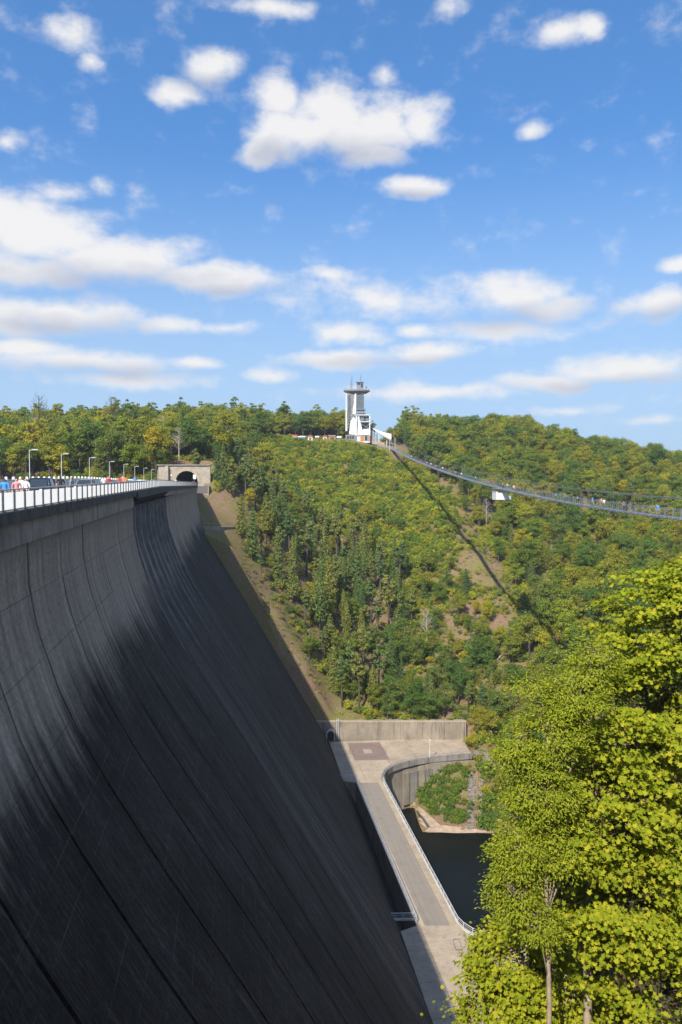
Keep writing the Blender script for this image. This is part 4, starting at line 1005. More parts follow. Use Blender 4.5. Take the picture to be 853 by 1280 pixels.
def conifer(seed, H=15, Rr=2.4, base=.18, leaf='conifer', droop=.35, pine=False, size=.5):
    rg = np.random.default_rng(seed); t = MB(); t.tube([(0, 0, -1.5), (0, 0, H * .4), (0, 0, H * .97)], [H * .014, H * .011, H * .002], 6)
    Cs, Ns = [], []; z = H * base
    while z < H * .98:
        f = (z - H * base) / (H * (1 - base)); L = Rr * ((1 - f) ** .75 * (1 if not pine else min(1, .55 + f * 1.6)) + .06) * rg.uniform(.75, 1.15)
        nb = int(5 + 4 * (1 - f)); a0 = rg.uniform(0, 6.28)
        for b in range(nb):
            a = a0 + 6.283 * b / nb + rg.normal(0, .2); l = L * rg.uniform(.6, 1.15); m = int(5 + l * 7)
            if l > 1.2: t.tube([(0, 0, z), (math.cos(a) * l * .9, math.sin(a) * l * .9, z - droop * l * .8)], [.035, .01], 3)
            r_ = rg.uniform(.12, 1, m) ** .8 * l
            wob = rg.normal(0, .16 * l ** .5 + .05, (m, 2))
            Cs.append(np.stack([np.cos(a) * r_ - np.sin(a) * wob[:, 0], np.sin(a) * r_ + np.cos(a) * wob[:, 0], z - droop * r_ + .12 * r_ ** 2 / max(l, .3) + wob[:, 1] * .7], 1))
            Ns.append(np.stack([np.cos(a) * np.full(m, .55), np.sin(a) * np.full(m, .55), np.full(m, .8)], 1))
        z += H * rg.uniform(.022, .036)
    C = np.concatenate(Cs); Nn = np.concatenate(Ns); V, F = quads(C, Nn + rg.normal(0, .45, Nn.shape), size, rg, .5)
    return proto(t, V, F, LEAF[leaf], M['bark'])
def shrub(seed, H=3.0, Rr=1.9, nl=650, leaf='shrub', size=.34):
    rg = np.random.default_rng(seed); t = MB()
    for k in range(5):
        a = rg.uniform(0, 6.28); t.tube([(0, 0, -.4), (math.cos(a) * .4, math.sin(a) * .4, H * .4), (math.cos(a) * Rr * .6, math.sin(a) * Rr * .6, H * .75)], [.06, .04, .015], 4)
    nc = 14; C = np.stack([rg.normal(0, .45 * Rr, nc), rg.normal(0, .45 * Rr, nc), rg.uniform(.2, .8, nc) * H], 1); rad = rg.uniform(.25, .45, nc) * Rr
    k = rg.integers(0, nc, nl); d = sph(nl, rg); P_ = C[k] + d * (rad[k] * rg.uniform(.5, 1.1, nl))[:, None]; P_[:, 2] = np.abs(P_[:, 2])
    V, F = quads(P_, d + rg.normal(0, .5, (nl, 3)) + np.array([0, 0, .4]), size, rg)
    return proto(t, V, F, LEAF[leaf], M['bark'])
def bare(seed, H=14, pale=True):
    rg = np.random.default_rng(seed); t = MB(); t.tube([(0, 0, -1), (.1, .1, H * .5), (.2, 0, H)], [H * .014, H * .01, H * .003], 6)
    c = MB()
    for k in range(46):
        z = H * rg.uniform(.3, .95); a = rg.uniform(0, 6.28); l = (H - z) * .35 + .9
        e = np.array([math.cos(a) * l, math.sin(a) * l, z + l * .7]); c.tube([(0.1, 0, z), e * .5 + np.array([.05, 0, z * .5 - .1]), e], [.045, .03, .012], 3)
        for j in range(4):
            f = rg.uniform(.4, 1); q = np.array([.05, 0, z]) * (1 - f) + e * f; g2 = q + rg.normal(0, .35, 3) * l * .6 + np.array([0, 0, .5]); c.tube([q, g2], [.02, .008], 3)
    p = Proto(); p.trunk = t.mesh('trunk', M['deadwood' if pale else 'bark']); p.crown = c.mesh('branches', M['deadwood' if pale else 'bark']); p.joined = None; p.h = H; return p

PB = [broadleaf(i, H=14, Rr=4.4 + .5 * (i % 3), base=.2 + .05 * (i % 3), nc=30 + 4 * (i % 4), leaf=['broad', 'deep', 'broad', 'lime', 'broad', 'deep'][i]) for i in range(6)]
PDk = [broadleaf(30 + i, H=14, Rr=4.8, base=.1, nc=34, leaf='deep') for i in range(3)]
PT_ = [broadleaf(20 + i, H=18, Rr=3.5, base=.22, nc=30, nl=2100, leaf=['broad', 'deep', 'lime'][i], size=.5, sparse=.85) for i in range(3)]         # tall slim
PC = [conifer(40, 15, 2.9, .16), conifer(41, 15, 2.6, .3, pine=True, droop=.1), conifer(42, 15, 3.3, .08, droop=.45), broadleaf(44, 15, 2.3, .34, 26, 2000, 'conifer', .42, sparse=.9), broadleaf(45, 16, 2.6, .42, 24, 1900, 'conifer', .42, sparse=.9)]
PF = [shrub(66, leaf='fresh'), shrub(67, 2.4, 2.2, leaf='fresh'), shrub(68, 2.6, 1.8, leaf='deep')]
PG = [shrub(70, .55, .8, 70, 'shrub', .2), shrub(71, .4, .9, 60, 'fresh', .18), shrub(72, .5, .7, 60, 'lime', .18)]
PS = [shrub(60, leaf='shrub'), shrub(61, 2.6, 2.2, leaf='lime'), shrub(62, 3.4, 1.8, leaf='shrub'), shrub(63, 2.8, 2.0, leaf='deep'), shrub(64, 2.2, 2.2, leaf='broad'), shrub(65, 3.0, 1.9, leaf='fresh'), shrub(69, 2.4, 2.1, leaf='broad')]
PD = [bare(80), bare(81, pale=False)]

def inpoly(x, y, poly):
    x = np.asarray(x); y = np.asarray(y); c = np.zeros(x.shape, bool); n = len(poly)
    for i in range(n):
        (x0, y0), (x1, y1) = poly[i], poly[(i + 1) % n]
        if y0 == y1: continue
        c ^= ((y0 > y) != (y1 > y)) & (x < (x1 - x0) * (y - y0) / (y1 - y0) + x0)
    return c
Z_BARE = [(240, 600), (270, 612), (286, 650), (335, 735), (385, 825), (443, 900), (443, 912), (380, 915), (300, 780), (245, 690)]
Z_CON = [(268, 590), (300, 580), (335, 612), (375, 645), (470, 700), (508, 730), (505, 800), (490, 885), (440, 888), (405, 855), (393, 805), (350, 745), (315, 705), (283, 640)]
Z_SHR = [(325, 548), (440, 549), (492, 556), (540, 600), (575, 650), (560, 690), (520, 720), (470, 695), (380, 642), (335, 608)]
Z_RIGHT = [(492, 500), (1300, 480), (1300, 960), (655, 960), (645, 780), (662, 720), (640, 670), (590, 640), (540, 596), (492, 552)]
Z_GAP = [(545, 640), (580, 640), (640, 720), (650, 790), (620, 800), (590, 740)]
Z_FOOT = [(400, 835), (500, 800), (560, 830), (640, 835), (650, 915), (445, 905)]
rg = np.random.default_rng(11)
def scatter(xa, xb, ya, yb, step):
    X, Y = np.meshgrid(np.arange(xa, xb, step), np.arange(ya, yb, step)); X = X.ravel() + rg.uniform(-.45, .45, X.size) * step; Y = Y.ravel() + rg.uniform(-.45, .45, Y.size) * step
    Z = terrain(X, Y); px, py, dep = proj(np.stack([X, Y, Z], 1)); return X, Y, Z, px, py, dep
def visible(X, Y, Z, top):
    """line of sight to the tree top over the ground"""
    ok = np.ones(len(X), bool)
    for f in np.linspace(.45, .97, 22):
        z = CAM[2] + (Z + top - CAM[2]) * f; ok &= terrain(X * f, Y * f) < z + 5
    return ok
def clear(X, Y, s_ext=0):
    P2 = np.stack([X, Y], 1); s = P2 @ U[:2]; t = P2 @ NN[:2]
    ok = ~((t > -26) & (t < 3) & (s < 268)) & ~((X > xl - 2) & (X < xr + 1.5) & (Y > PY - 8) & (Y < PY + 25))
    ok &= ~((X > -2) & (X < 37.5) & (Y < WALLY + 2.0)) & (Y > 196)
    ok &= ~((Y > 464) & (Y < 496) & (X > -34) & (X < 42))           # tower and stalls
    ok &= ~((np.abs(X - (BA[0] + BD[0] * (470 - Y))) < 5) & (Y > 440))
    fc = tprof(terrain(X, Y)); ok &= ~((t < fc + 1.5) & (s < 268) & (t > -26))
    return ok
items = dict(broad=[], slim=[], conifer=[], shrub=[], bare=[], bank=[], tuft=[], foot=[])
# -- trees
X, Y, Z, px, py, dep = scatter(-260, 330, 190, 640, 5.2)
vis = clear(X, Y) & (px > -60) & (px < 960) & visible(X, Y, Z, 14)
for i in np.nonzero(vis)[0]:
    x, y = px[i], py[i]; u1 = rg.random(); xy = (x, y); one = lambda poly: bool(inpoly(np.array([x]), np.array([y]), poly)[0])
    if Y[i] > 492 and x < 560:
        if u1 < .75: items['broad' if rg.random() < .7 else 'slim'].append((X[i], Y[i], Z[i], rg.uniform(1.0, 1.6) * (.62 if x > 433 and x < 500 else 1)))
        continue
    if one(Z_BARE): continue
    if one(Z_FOOT):
        if u1 < .72: items['foot'].append((X[i], Y[i], Z[i], rg.uniform(.5, .85)))
        elif u1 < .9: items['conifer'].append((X[i], Y[i], Z[i], rg.uniform(.5, .85)))
        continue
    if one(Z_CON):
        if u1 < .26: items['broad'].append((X[i], Y[i], Z[i], rg.uniform(.4, .8)))
        elif u1 < .86: items['conifer'].append((X[i], Y[i], Z[i], rg.uniform(.6, 1.15) * (1.22 if y > 700 else 1.0)))
        continue
    if one(Z_SHR):
        if u1 < .05: items['broad'].append((X[i], Y[i], Z[i], rg.uniform(.3, .5)))
        continue
    if one(Z_GAP):
        if u1 < .12: items['broad'].append((X[i], Y[i], Z[i], rg.uniform(.35, .6)))
        continue
    if one(Z_RIGHT):
        if y > 560 and u1 > .62: continue
        if u1 < .03: items['conifer'].append((X[i], Y[i], Z[i], rg.uniform(.7, 1.0)))
        elif u1 < .83: items['broad'].append((X[i], Y[i], Z[i], rg.uniform(.65, 1.2) * (1.15 if y < 600 else 1.0) * (1.15 if x < 660 else 1)))
        continue
    if x < 330 and y < 605:
        if Y[i] < 285 and X[i] > -58: continue
        big = rg.random()
        if u1 < .44: items['broad'].append((X[i], Y[i], Z[i], rg.uniform(.8, 1.45)))
        elif u1 < .68: items['slim'].append((X[i], Y[i], Z[i], rg.uniform(.8, 1.35)))
        elif u1 < .72: items['conifer'].append((X[i], Y[i], Z[i], rg.uniform(.8, 1.15)))
        elif u1 < .735: items['bare'].append((X[i], Y[i], Z[i], rg.uniform(.9, 1.25)))
        continue
    if one(Z_FOOT):
        if u1 < .72: items['foot'].append((X[i], Y[i], Z[i], rg.uniform(.5, .85)))
        elif u1 < .9: items['conifer'].append((X[i], Y[i], Z[i], rg.uniform(.5, .85)))
        continue
    if Y[i] > 440:
        if u1 < .55 and x < 435: items['broad'].append((X[i], Y[i], Z[i], rg.uniform(.8, 1.05)))
        elif u1 < .5: items['broad'].append((X[i], Y[i], Z[i], rg.uniform(.7, .95)))
        continue
    if y > 640 and x > 400:
        if u1 < .40: items['broad'].append((X[i], Y[i], Z[i], rg.uniform(.4, .85)))
        elif u1 < .48: items['conifer'].append((X[i], Y[i], Z[i], rg.uniform(.5, .9)))
    elif u1 < .15: items['broad'].append((X[i], Y[i], Z[i], rg.uniform(.35, .6)))
# -- shrubs
X, Y, Z, px, py, dep = scatter(-110, 190, 190, 500, 2.25)
vis = clear(X, Y) & (px > -40) & (px < 900) & visible(X, Y, Z, 3)
nz = np.sin(X * .13 + 1.3 * np.sin(Y * .11)) * np.sin(Y * .1 + 1.1 * np.sin(X * .09))
for i in np.nonzero(vis)[0]:
    x, y = px[i], py[i]; u1 = rg.random(); one = lambda poly: bool(inpoly(np.array([x]), np.array([y]), poly)[0])
    if one(Z_BARE): pr_, sc = (.10 if nz[i] < .2 else .22), (.25, .5)
    elif one(Z_SHR): pr_, sc = (.96 if nz[i] > -.7 else .7), (.6, 1.35)
    elif one(Z_CON): pr_, sc = .3, (.4, .8)
    elif one(Z_FOOT): pr_, sc = .6, (.5, 1.0)
    elif one(Z_GAP): pr_, sc = (.55 if nz[i] > -.1 else .15), (.4, 1.0)
    elif one(Z_RIGHT): pr_, sc = .2, (.6, 1.1)
    else: pr_, sc = (.8 if nz[i] > -.25 else .3), (.45, 1.15)
    if u1 < pr_: items['shrub'].append((X[i], Y[i], Z[i], rg.uniform(*sc)))
# -- bank below the plaza
for k in range(260):
    if rg.random() < .62: x, y = rg.uniform(520, 592), rg.uniform(957, 1030); ok = bool(inpoly(np.array([x]), np.array([y]), [(545, 958), (584, 956), (589, 1000), (587, 1032), (560, 1030), (534, 1012), (521, 1000), (530, 976)])[0])
    else: x, y = rg.uniform(600, 700), rg.uniform(952, 1036); ok = y > 955 - (x - 600) * .05
    if not ok: continue
    q = ground_px(x, y, 170, 260)
    if q is not None: items['bank'].append((q[0], q[1], q[2], rg.uniform(.45, .85) if x < 595 else rg.uniform(.5, 1.3)))
# -- grass tufts and seedlings on the open ground
X, Y, Z, px, py, dep = scatter(-70, 130, 196, 400, 1.25)
vis = clear(X, Y) & (px > 200) & (px < 760) & (py > 600) & visible(X, Y, Z, 1)
nz = np.sin(X * .21 + 1.3 * np.sin(Y * .17)) * np.sin(Y * .19 + 1.1 * np.sin(X * .15))
for i in np.nonzero(vis)[0]:
    if rg.random() < (.62 if nz[i] > 0 else .22): items['tuft'].append((X[i], Y[i], Z[i] - .05, rg.uniform(.5, 1.5)))
# bushes hugging the right end of the retaining wall, and green cover in the shade of the dam
for k in range(40):
    q = ground_px(rg.uniform(586, 640), rg.uniform(890, 932), 200, 300)
    if q is not None and q[0] > wr + .5: items['shrub'].append((q[0], q[1], q[2], rg.uniform(.5, 1.1)))
# -- single trees read off the photograph
def at_tree(kind, x, y, sc, lo=190):
    q = ground_px(x, y, lo, 700)
    if q is not None: items[kind].append((q[0], q[1], q[2], sc))
for x, y, sc in ((449, 893, 1.15), (428, 884, .95), (466, 890, .9), (440, 872, 1.1), (474, 868, 1.1), (455, 850, 1.1), (488, 850, 1.0), (418, 862, .9), (327, 727, .55), (243, 606, .9), (280, 612, .95), (292, 622, 1.0), (300, 600, 1.0), (312, 615, .95), (272, 604, .8), (320, 640, 1.0), (655, 800, 1.05), (667, 795, .9)): at_tree('conifer', x, y, sc)
for x, y, sc in ((525, 552, 1.05), (505, 556, .7), (470, 548, .6), (455, 660, .75), (475, 655, .8), (440, 650, .65), (500, 670, .7), (700, 860, .8), (690, 840, .75), (728, 830, .9), (655, 870, .7)): at_tree('broad', x, y, sc)
for x, y, sc in ((534, 806, .85), (690, 712, .7), (50, 584, 2.0), (140, 582, 1.8), (44, 583, 1.7), (205, 575, 1.5), (650, 640, .9), (608, 660, .9)): at_tree('bare', x, y, sc)

def stuff_forest(name, label, pts, protos):
    me = bpy.data.meshes.new(name); P_ = np.array([p[:3] for p in pts]); me.from_pydata(P_.tolist(), [], [])
    a = me.attributes.new('rz', 'FLOAT', 'POINT'); a.data.foreach_set('value', rg.uniform(0, 6.28, len(pts)))
    a = me.attributes.new('sc', 'FLOAT', 'POINT'); a.data.foreach_set('value', np.array([p[3] for p in pts], float))
    a = me.attributes.new('ix', 'INT', 'POINT'); a.data.foreach_set('value', rg.integers(0, len(protos), len(pts)).astype(np.int32))
    o = bpy.data.objects.new(name, me); COL.objects.link(o); struct(o, 'stuff'); o['label'] = label
    ng = bpy.data.node_groups.new(name, 'GeometryNodeTree')
    ng.interface.new_socket('Geometry', in_out='INPUT', socket_type='NodeSocketGeometry'); ng.interface.new_socket('Geometry', in_out='OUTPUT', socket_type='NodeSocketGeometry')
    k = T(ng); i_ = k.n('NodeGroupInput'); o_ = k.n('NodeGroupOutput')
    jn = k.n('GeometryNodeJoinGeometry')
    for q in protos:
        ob = bpy.data.objects.new('forest_source', q.joined)
        oi = k.n('GeometryNodeObjectInfo', {'transform_space': 'ORIGINAL'}); oi.inputs[0].default_value = ob; oi.inputs[1].default_value = True
        ng.links.new(oi.outputs['Geometry'], jn.inputs[0])
    def at(n_, t_): nd = k.n('GeometryNodeInputNamedAttribute', {'data_type': t_}); nd.inputs[0].default_value = n_; return nd.outputs[0]
    ip = k.n('GeometryNodeInstanceOnPoints'); k.put(ip.inputs['Points'], i_.outputs[0]); k.put(ip.inputs['Instance'], jn.outputs[0]); ip.inputs['Pick Instance'].default_value = True
    k.put(ip.inputs['Instance Index'], at('ix', 'INT')); eu = k.n('FunctionNodeEulerToRotation'); k.put(eu.inputs[0], k.n('ShaderNodeCombineXYZ', i0=0.0, i1=0.0, i2=at('rz', 'FLOAT'))); k.put(ip.inputs['Rotation'], eu); k.put(ip.inputs['Scale'], at('sc', 'FLOAT'))
    k.put(o_.inputs[0], ip); md = o.modifiers.new('scatter', 'NODES'); md.node_group = ng
def place(name, cat, pts, protos, labeler, single=False):
    for (x, y, z, sc) in pts:
        q = protos[rg.integers(0, len(protos))]; rz = rg.uniform(0, 6.28)
        lab, grp = labeler(x, y, z, sc, q)
        if single:
            e = bpy.data.objects.new(name, q.joined); COL.objects.link(e); e.location = (x, y, z - .1); e.rotation_euler = (0, 0, rz); e.scale = (sc, sc, sc * rg.uniform(.85, 1.15)); tag(e, lab, cat, grp); continue
        e = empty(name, (x, y, z), lab, cat, grp, rz); e.scale = (sc, sc, sc * rg.uniform(.9, 1.12))
        for nm, me in (('trunk', q.trunk), ('crown', q.crown)):
            c_ = bpy.data.objects.new(nm if me.name[:8] != 'branches' else 'branches', me); COL.objects.link(c_); c_.parent = e
def zone(x, y, z):
    a, b_, d = proj(np.array([[x, y, z]])); a, b_ = a[0], b_[0]
    if a < 270:
        return ('at the forest edge far left behind the dam' if a < 50 else 'in the forest behind the first street lamps' if a < 120 else 'in the forest left of the tunnel portal' if a < 195 else 'above the tunnel portal') + (' on the skyline' if b_ < 574 else '')
    if y > 440 and a < 435: return 'on the hilltop left of the white tower'
    if y > 440: return 'on the ridge just right of the white tower' if a < 600 else 'on the ridge above the hanging cabin' if a < 720 else 'on the falling ridge at the right edge'
    if b_ > 940: return 'on the bank between plaza and riprap drain' if a < 595 else 'on the bank right of the riprap drain'
    if a > 560 and b_ < 640: return 'on the hillside behind the hanging cabin' if a < 700 else 'on the hillside behind the right part of the bridge'
    if a > 640: return ('close under the suspension bridge' if b_ < 720 else 'above the big maple' if a > 740 else 'left of the big maple top') + ', right side of the slope'
    if b_ > 830: return 'low on the slope above the retaining wall' if a < 560 else 'above the right end of the retaining wall'
    if a < 330: return 'in the clump right of the tunnel portal' if b_ < 660 else 'beside the bare strip along the dam'
    if a < 520 and b_ < 700: return ('high ' if b_ < 600 else 'halfway up ' if b_ < 650 else 'lower ') + 'on the open slope below the tower'
    return 'in the dark conifer belt midway up the slope' if a < 500 else 'near the bridge shadow midway up the slope'
TONE = dict(broad='olive green', deep='deep green', lime='yellow-green', conifer='dull green', shrub='yellow-green', fresh='fresh green')
def mk(noun, sizes):
    def f(x, y, z, sc, q):
        zn = zone(x, y, z); sz = 'small' if sc < sizes[0] else 'large' if sc > sizes[1] else 'medium-sized'
        tn = TONE[q.leaf] if getattr(q, 'leaf', None) else 'bare grey'
        lb = f'{sz} {tn} {noun} {zn}'
        lb = lb.replace('bare grey leafless', 'bare leafless')
        if len(lb.replace('-', ' ').split()) > 15: lb = lb.replace(' on the skyline', '').replace('medium-sized ', '').replace('midway up the slope', 'on the slope')
        if len(lb.replace('-', ' ').split()) > 15: lb = lb.replace(', right side of the slope', '').replace(' of the forest', '').replace('in the forest ', '')
        return lb, f'{noun}s ' + zn.replace(' on the skyline', '')
    return f
def big(pts, n):
    w_ = [p[3] / max(p[1], 50) * (1.0 if -15 < proj(np.array([p[:3]]))[0][0] < 870 else .01) for p in pts]; o_ = np.argsort(w_)[::-1]
    return [pts[i] for i in o_[:n]], [pts[i] for i in o_[n:]]
a_, rest_b = big(items['broad'], 300 - min(80, len(items['foot']))); place('broadleaf_tree', 'tree', a_, PB, mk('broadleaf tree', (.65, 1.0)))
place('broadleaf_tree', 'tree', items['foot'], PDk, mk('broadleaf tree', (.6, .75)))
a_, rest_t = big(items['slim'], 120); place('slender_tree', 'tree', a_, PT_, mk('slender tree', (.95, 1.15)))
a_, rest_c = big(items['conifer'], 250); place('conifer_tree', 'tree', a_, PC, mk('conifer', (.72, .95)))
a_, rest_s = big(items['shrub'], 200); place('shrub', 'shrub', a_, PS, mk('shrub', (.6, .95)), True)
place('shrub', 'shrub', items['bank'][:100], PF, mk('shrub', (.6, .85)), True)
place('bare_tree', 'tree', items['bare'], PD, mk('leafless tree', (.8, 1.1)))
if rest_b: stuff_forest('forest', 'broadleaf forest covering the far hillside', rest_b, PB)
if rest_t: stuff_forest('forest', 'slim trees of the forest behind the dam', rest_t, PT_)
if rest_c: stuff_forest('forest', 'conifers massed on the slope', rest_c, PC)
if rest_s: stuff_forest('undergrowth', 'shrubs and saplings covering the open slope', rest_s, PS)
if items['bank'][100:]: stuff_forest('undergrowth', 'green bushes covering the bank below the plaza', items['bank'][100:], PF)
stuff_forest('grass_tufts', 'low weeds and grass tufts on the bare slope', items['tuft'], PG)
# fallen bleached trunks
for i, (x0, y0, x1, y1, lb) in enumerate([(381, 785, 388, 797, 'bleached fallen trunk leaning on the slope beside the dam'), (577, 822, 588, 798, 'thin bleached trunk lying uphill in the middle of the slope'), (622, 826, 631, 818, 'short bleached log on bare soil right of the slope centre')]):
    a, b_ = ground_px(x0, y0, 200, 400), ground_px(x1, y1, 200, 400); a = a + up * .3; b_ = b_ + up * .7
    lo_ = empty('fallen_trunk', tuple(a), lb, 'log', 'bleached fallen trunks on the slope')
    MB().tube([a, (a + b_) / 2 + up * .3, b_], [.28, .22, .1], 7).build('trunk', M['deadwood'], lo_, True)
    m_ = (a + b_) / 2; MB().tube([m_, m_ + np.array([.8, -.4, .9])], [.09, .03], 5).build('branch_stub', M['deadwood'], lo_)

# ------------------------------------------------------------------ foreground trees
MAPLE = np.array([(0, -.45), (.40, -.34), (.26, -.06), (.54, .12), (.17, .18), (0, .58), (-.17, .18), (-.54, .12), (-.26, -.06), (-.40, -.34)])
LANCE = np.array([(0, -.5), (.17, -.1), (.13, .25), (0, .5), (-.13, .25), (-.17, -.1)])
def leaves(C, Nrm, size, rg, shape, heading=None):
    n, kk = len(C), len(shape); Nrm = Nrm / np.linalg.norm(Nrm, axis=1, keepdims=True)
    ref = rg.normal(size=(n, 3)) if heading is None else heading
    a = np.cross(Nrm, ref); a /= np.linalg.norm(a, axis=1, keepdims=True) + 1e-9; b = np.cross(a, Nrm) * -1
    sz = (size * rg.uniform(.65, 1.2, n))[:, None, None]
    V = C[:, None] + (a[:, None] * shape[None, :, :1] + b[:, None] * shape[None, :, 1:2]) * sz
    V = V - Nrm[:, None] * (np.abs(shape[None, :, :1]) * .35 * sz)          # drooping lobes
    return V.reshape(-1, 3), np.arange(n * kk).reshape(n, kk)
def fg_tree(name, label, px_, Yb, blobs, trunk, seed, nspray, nleaf, lsize, leaf, shape, bark, spray_r=.62, flat=.3, group=None, pinn=False, tr=.16):
    rg = np.random.default_rng(seed)
    bx_, by_ = atY(px_, 1250, Yb)[0], Yb; z0 = gz(bx_, by_) - .3
    root = empty(name, (bx_, by_, z0), label, 'tree', group)
    tr_pts = [np.array([bx_, by_, z0])] + [np.array(atY(x, y, Y)) for x, y, Y in trunk]
    rad = [tr * (1 - .75 * i / (len(tr_pts) - 1)) for i in range(len(tr_pts))]
    MB().tube(tr_pts, rad, 9).build('trunk', M[bark], root, True)
    Cb = np.array([atY(x, y, Y) for x, y, Y, rx, rz in blobs]); Rb = np.array([(rx, rx * .9, rz) for *_, rx, rz in blobs])
    vol = Rb[:, 0] * Rb[:, 2]; pk = rg.choice(len(blobs), nspray, p=vol / vol.sum()); d = sph(nspray, rg)
    rr_ = rg.uniform(.45, 1.02, nspray) ** .6
    S_ = Cb[pk] + d * Rb[pk] * rr_[:, None]
    # a spray counts where it is on the outside of the union
    ins = np.zeros(nspray, bool)
    for c, r_ in zip(Cb, Rb): ins |= (np.linalg.norm((S_ - c) / r_, axis=1) < .55)
    keep = ~ins | (rg.random(nspray) < .3); S_, d = S_[keep], d[keep]; n = len(S_)
    br_ = MB()
    fine_ = np.concatenate([np.linspace(a, b, 14)[:-1] for a, b in zip(tr_pts[:-1], tr_pts[1:])] + [[tr_pts[-1]]])
    limbs = [fine_]                      # limbs first, sprays hang on the nearest limb
    for c, r_ in zip(Cb, Rb):
        j = np.argmin(np.linalg.norm(fine_ - (c - np.array([0, 0, 1.6 + r_[2] * .5])), axis=1)); a = fine_[j]
        for q in range(3):
            e = c + rg.normal(0, .35, 3) * r_; m1 = a * .55 + e * .45 + np.array([0, 0, .25]) + rg.normal(0, .15, 3)
            pl = [a, m1, e]; br_.tube(pl, [tr * .4, tr * .27, tr * .08], 5); limbs.append(np.concatenate([np.linspace(a, m1, 8)[1:], np.linspace(m1, e, 8)[1:]]))
    LP = np.concatenate(limbs)
    for q in S_:
        dd = LP - (q - np.array([0, 0, .25])); a = LP[np.argmin((dd ** 2).sum(1) + np.where(LP[:, 2] > q[2], 3.0, 0))]
        mid = (a + q) / 2 + rg.normal(0, .12, 3) + np.array([0, 0, .08]); br_.tube([a, mid, q], [.016, .011, .004], 3)
    br_.build('branches', M['bark'] if bark == 'bark_pale' and tr > .1 else M[bark], root, True)
    idx = np.repeat(np.arange(n), nleaf); m = len(idx); h = d * np.array([1, 1, .25]); h /= np.linalg.norm(h, axis=1, keepdims=True) + 1e-9
    disc = rg.normal(0, .5, (m, 3)); sr = spray_r * rg.uniform(.6, 1.3, n)
    loc = disc * sr[idx][:, None]; loc[:, 2] *= flat
    droop = -.22 * (loc[:, 0] ** 2 + loc[:, 1] ** 2) / spray_r
    C_ = S_[idx] + loc + h[idx] * (sr[idx] * .2)[:, None]; C_[:, 2] += droop
    Nr = np.array([0, 0, 1.0]) * .75 + h[idx] * .45 + rg.normal(0, .38, (m, 3)) + np.array([SUN[0], SUN[1], 0]) * .25
    hd = loc + h[idx] * .5
    V, F = leaves(C_, Nr, lsize, rg, shape, hd if not pinn else hd + rg.normal(0, .3, hd.shape))
    cr_ = bpy.data.objects.new('crown', mesh_np('crown', V - np.array([bx_, by_, z0]), F, LEAF[leaf])); COL.objects.link(cr_); cr_.parent = root
    return root
fg_tree('maple_tree', 'large yellow-green maple with dense lobed leaves at the right edge', 735, 25.0,
        [(850, 800, 25, 2.5, 2.6), (800, 900, 24.5, 2.6, 2.5), (770, 1010, 24, 2.6, 2.2), (880, 960, 25, 3.0, 3.0), (760, 1110, 24, 2.4, 1.9), (860, 1110, 25, 3.2, 2.6), (830, 1230, 25, 2.8, 2.2), (950, 830, 26, 3.0, 3.0), (1000, 1030, 26, 3.2, 3.6), (905, 735, 26, 1.8, 1.6)],
        [(735, 1250, 25), (733, 1140, 25), (745, 1060, 25), (790, 950, 25.2), (850, 820, 25.3), (880, 730, 25.5)], 5, 1450, 70, .16, 'maple', MAPLE, 'bark_pale', .66, .22)
fg_tree('maple_tree', 'lower maple crown with yellow-green leaves beside the forecourt', 640, 27.0,
        [(650, 1210, 27, 1.7, 1.7), (690, 1260, 27, 1.7, 1.6), (640, 1290, 27, 1.9, 1.8), (720, 1330, 27, 2.2, 1.8), (800, 1320, 27, 2.2, 1.8)],
        [(655, 1290, 27), (660, 1230, 27), (664, 1190, 27)], 6, 480, 70, .16, 'maple', MAPLE, 'bark', .64, .22)
fg_tree('locust_tree', 'slim pale green tree with fine feathery leaves left of the big maple', 687, 22.5,
        [(745, 826, 22.5, .6, .65), (718, 870, 22.5, .85, .75), (690, 915, 22.5, .95, .85), (662, 858, 22.5, .28, .35), (672, 985, 22.5, .95, .95), (650, 1060, 22.5, .75, .85), (700, 1050, 22.8, .9, .9), (640, 935, 22.5, .4, .4), (642, 1115, 22.5, .65, .6), (672, 1150, 22.5, .7, .5)],
        [(687, 1250, 22.5), (684, 1150, 22.5), (682, 1060, 22.5), (695, 960, 22.5), (720, 880, 22.5), (745, 815, 22.5)], 7, 520, 95, .105, 'locust', LANCE, 'bark_pale', .42, .5, pinn=True, tr=.085)
# low shrub just under the view point
sh = shrub(90, 2.0, 1.2, 700, 'maple', .12)
b_ = bpy.data.objects.new('shrub', sh.joined); COL.objects.link(b_); q = atY(505, 1292, 12); b_.location = (q[0], q[1], gz(q[0], q[1])); b_.scale = (1, 1, max(.3, (q[2] - gz(q[0], q[1])) / 2.1)); tag(b_, 'small leafy shrub whose tip shows at the bottom edge', 'shrub')

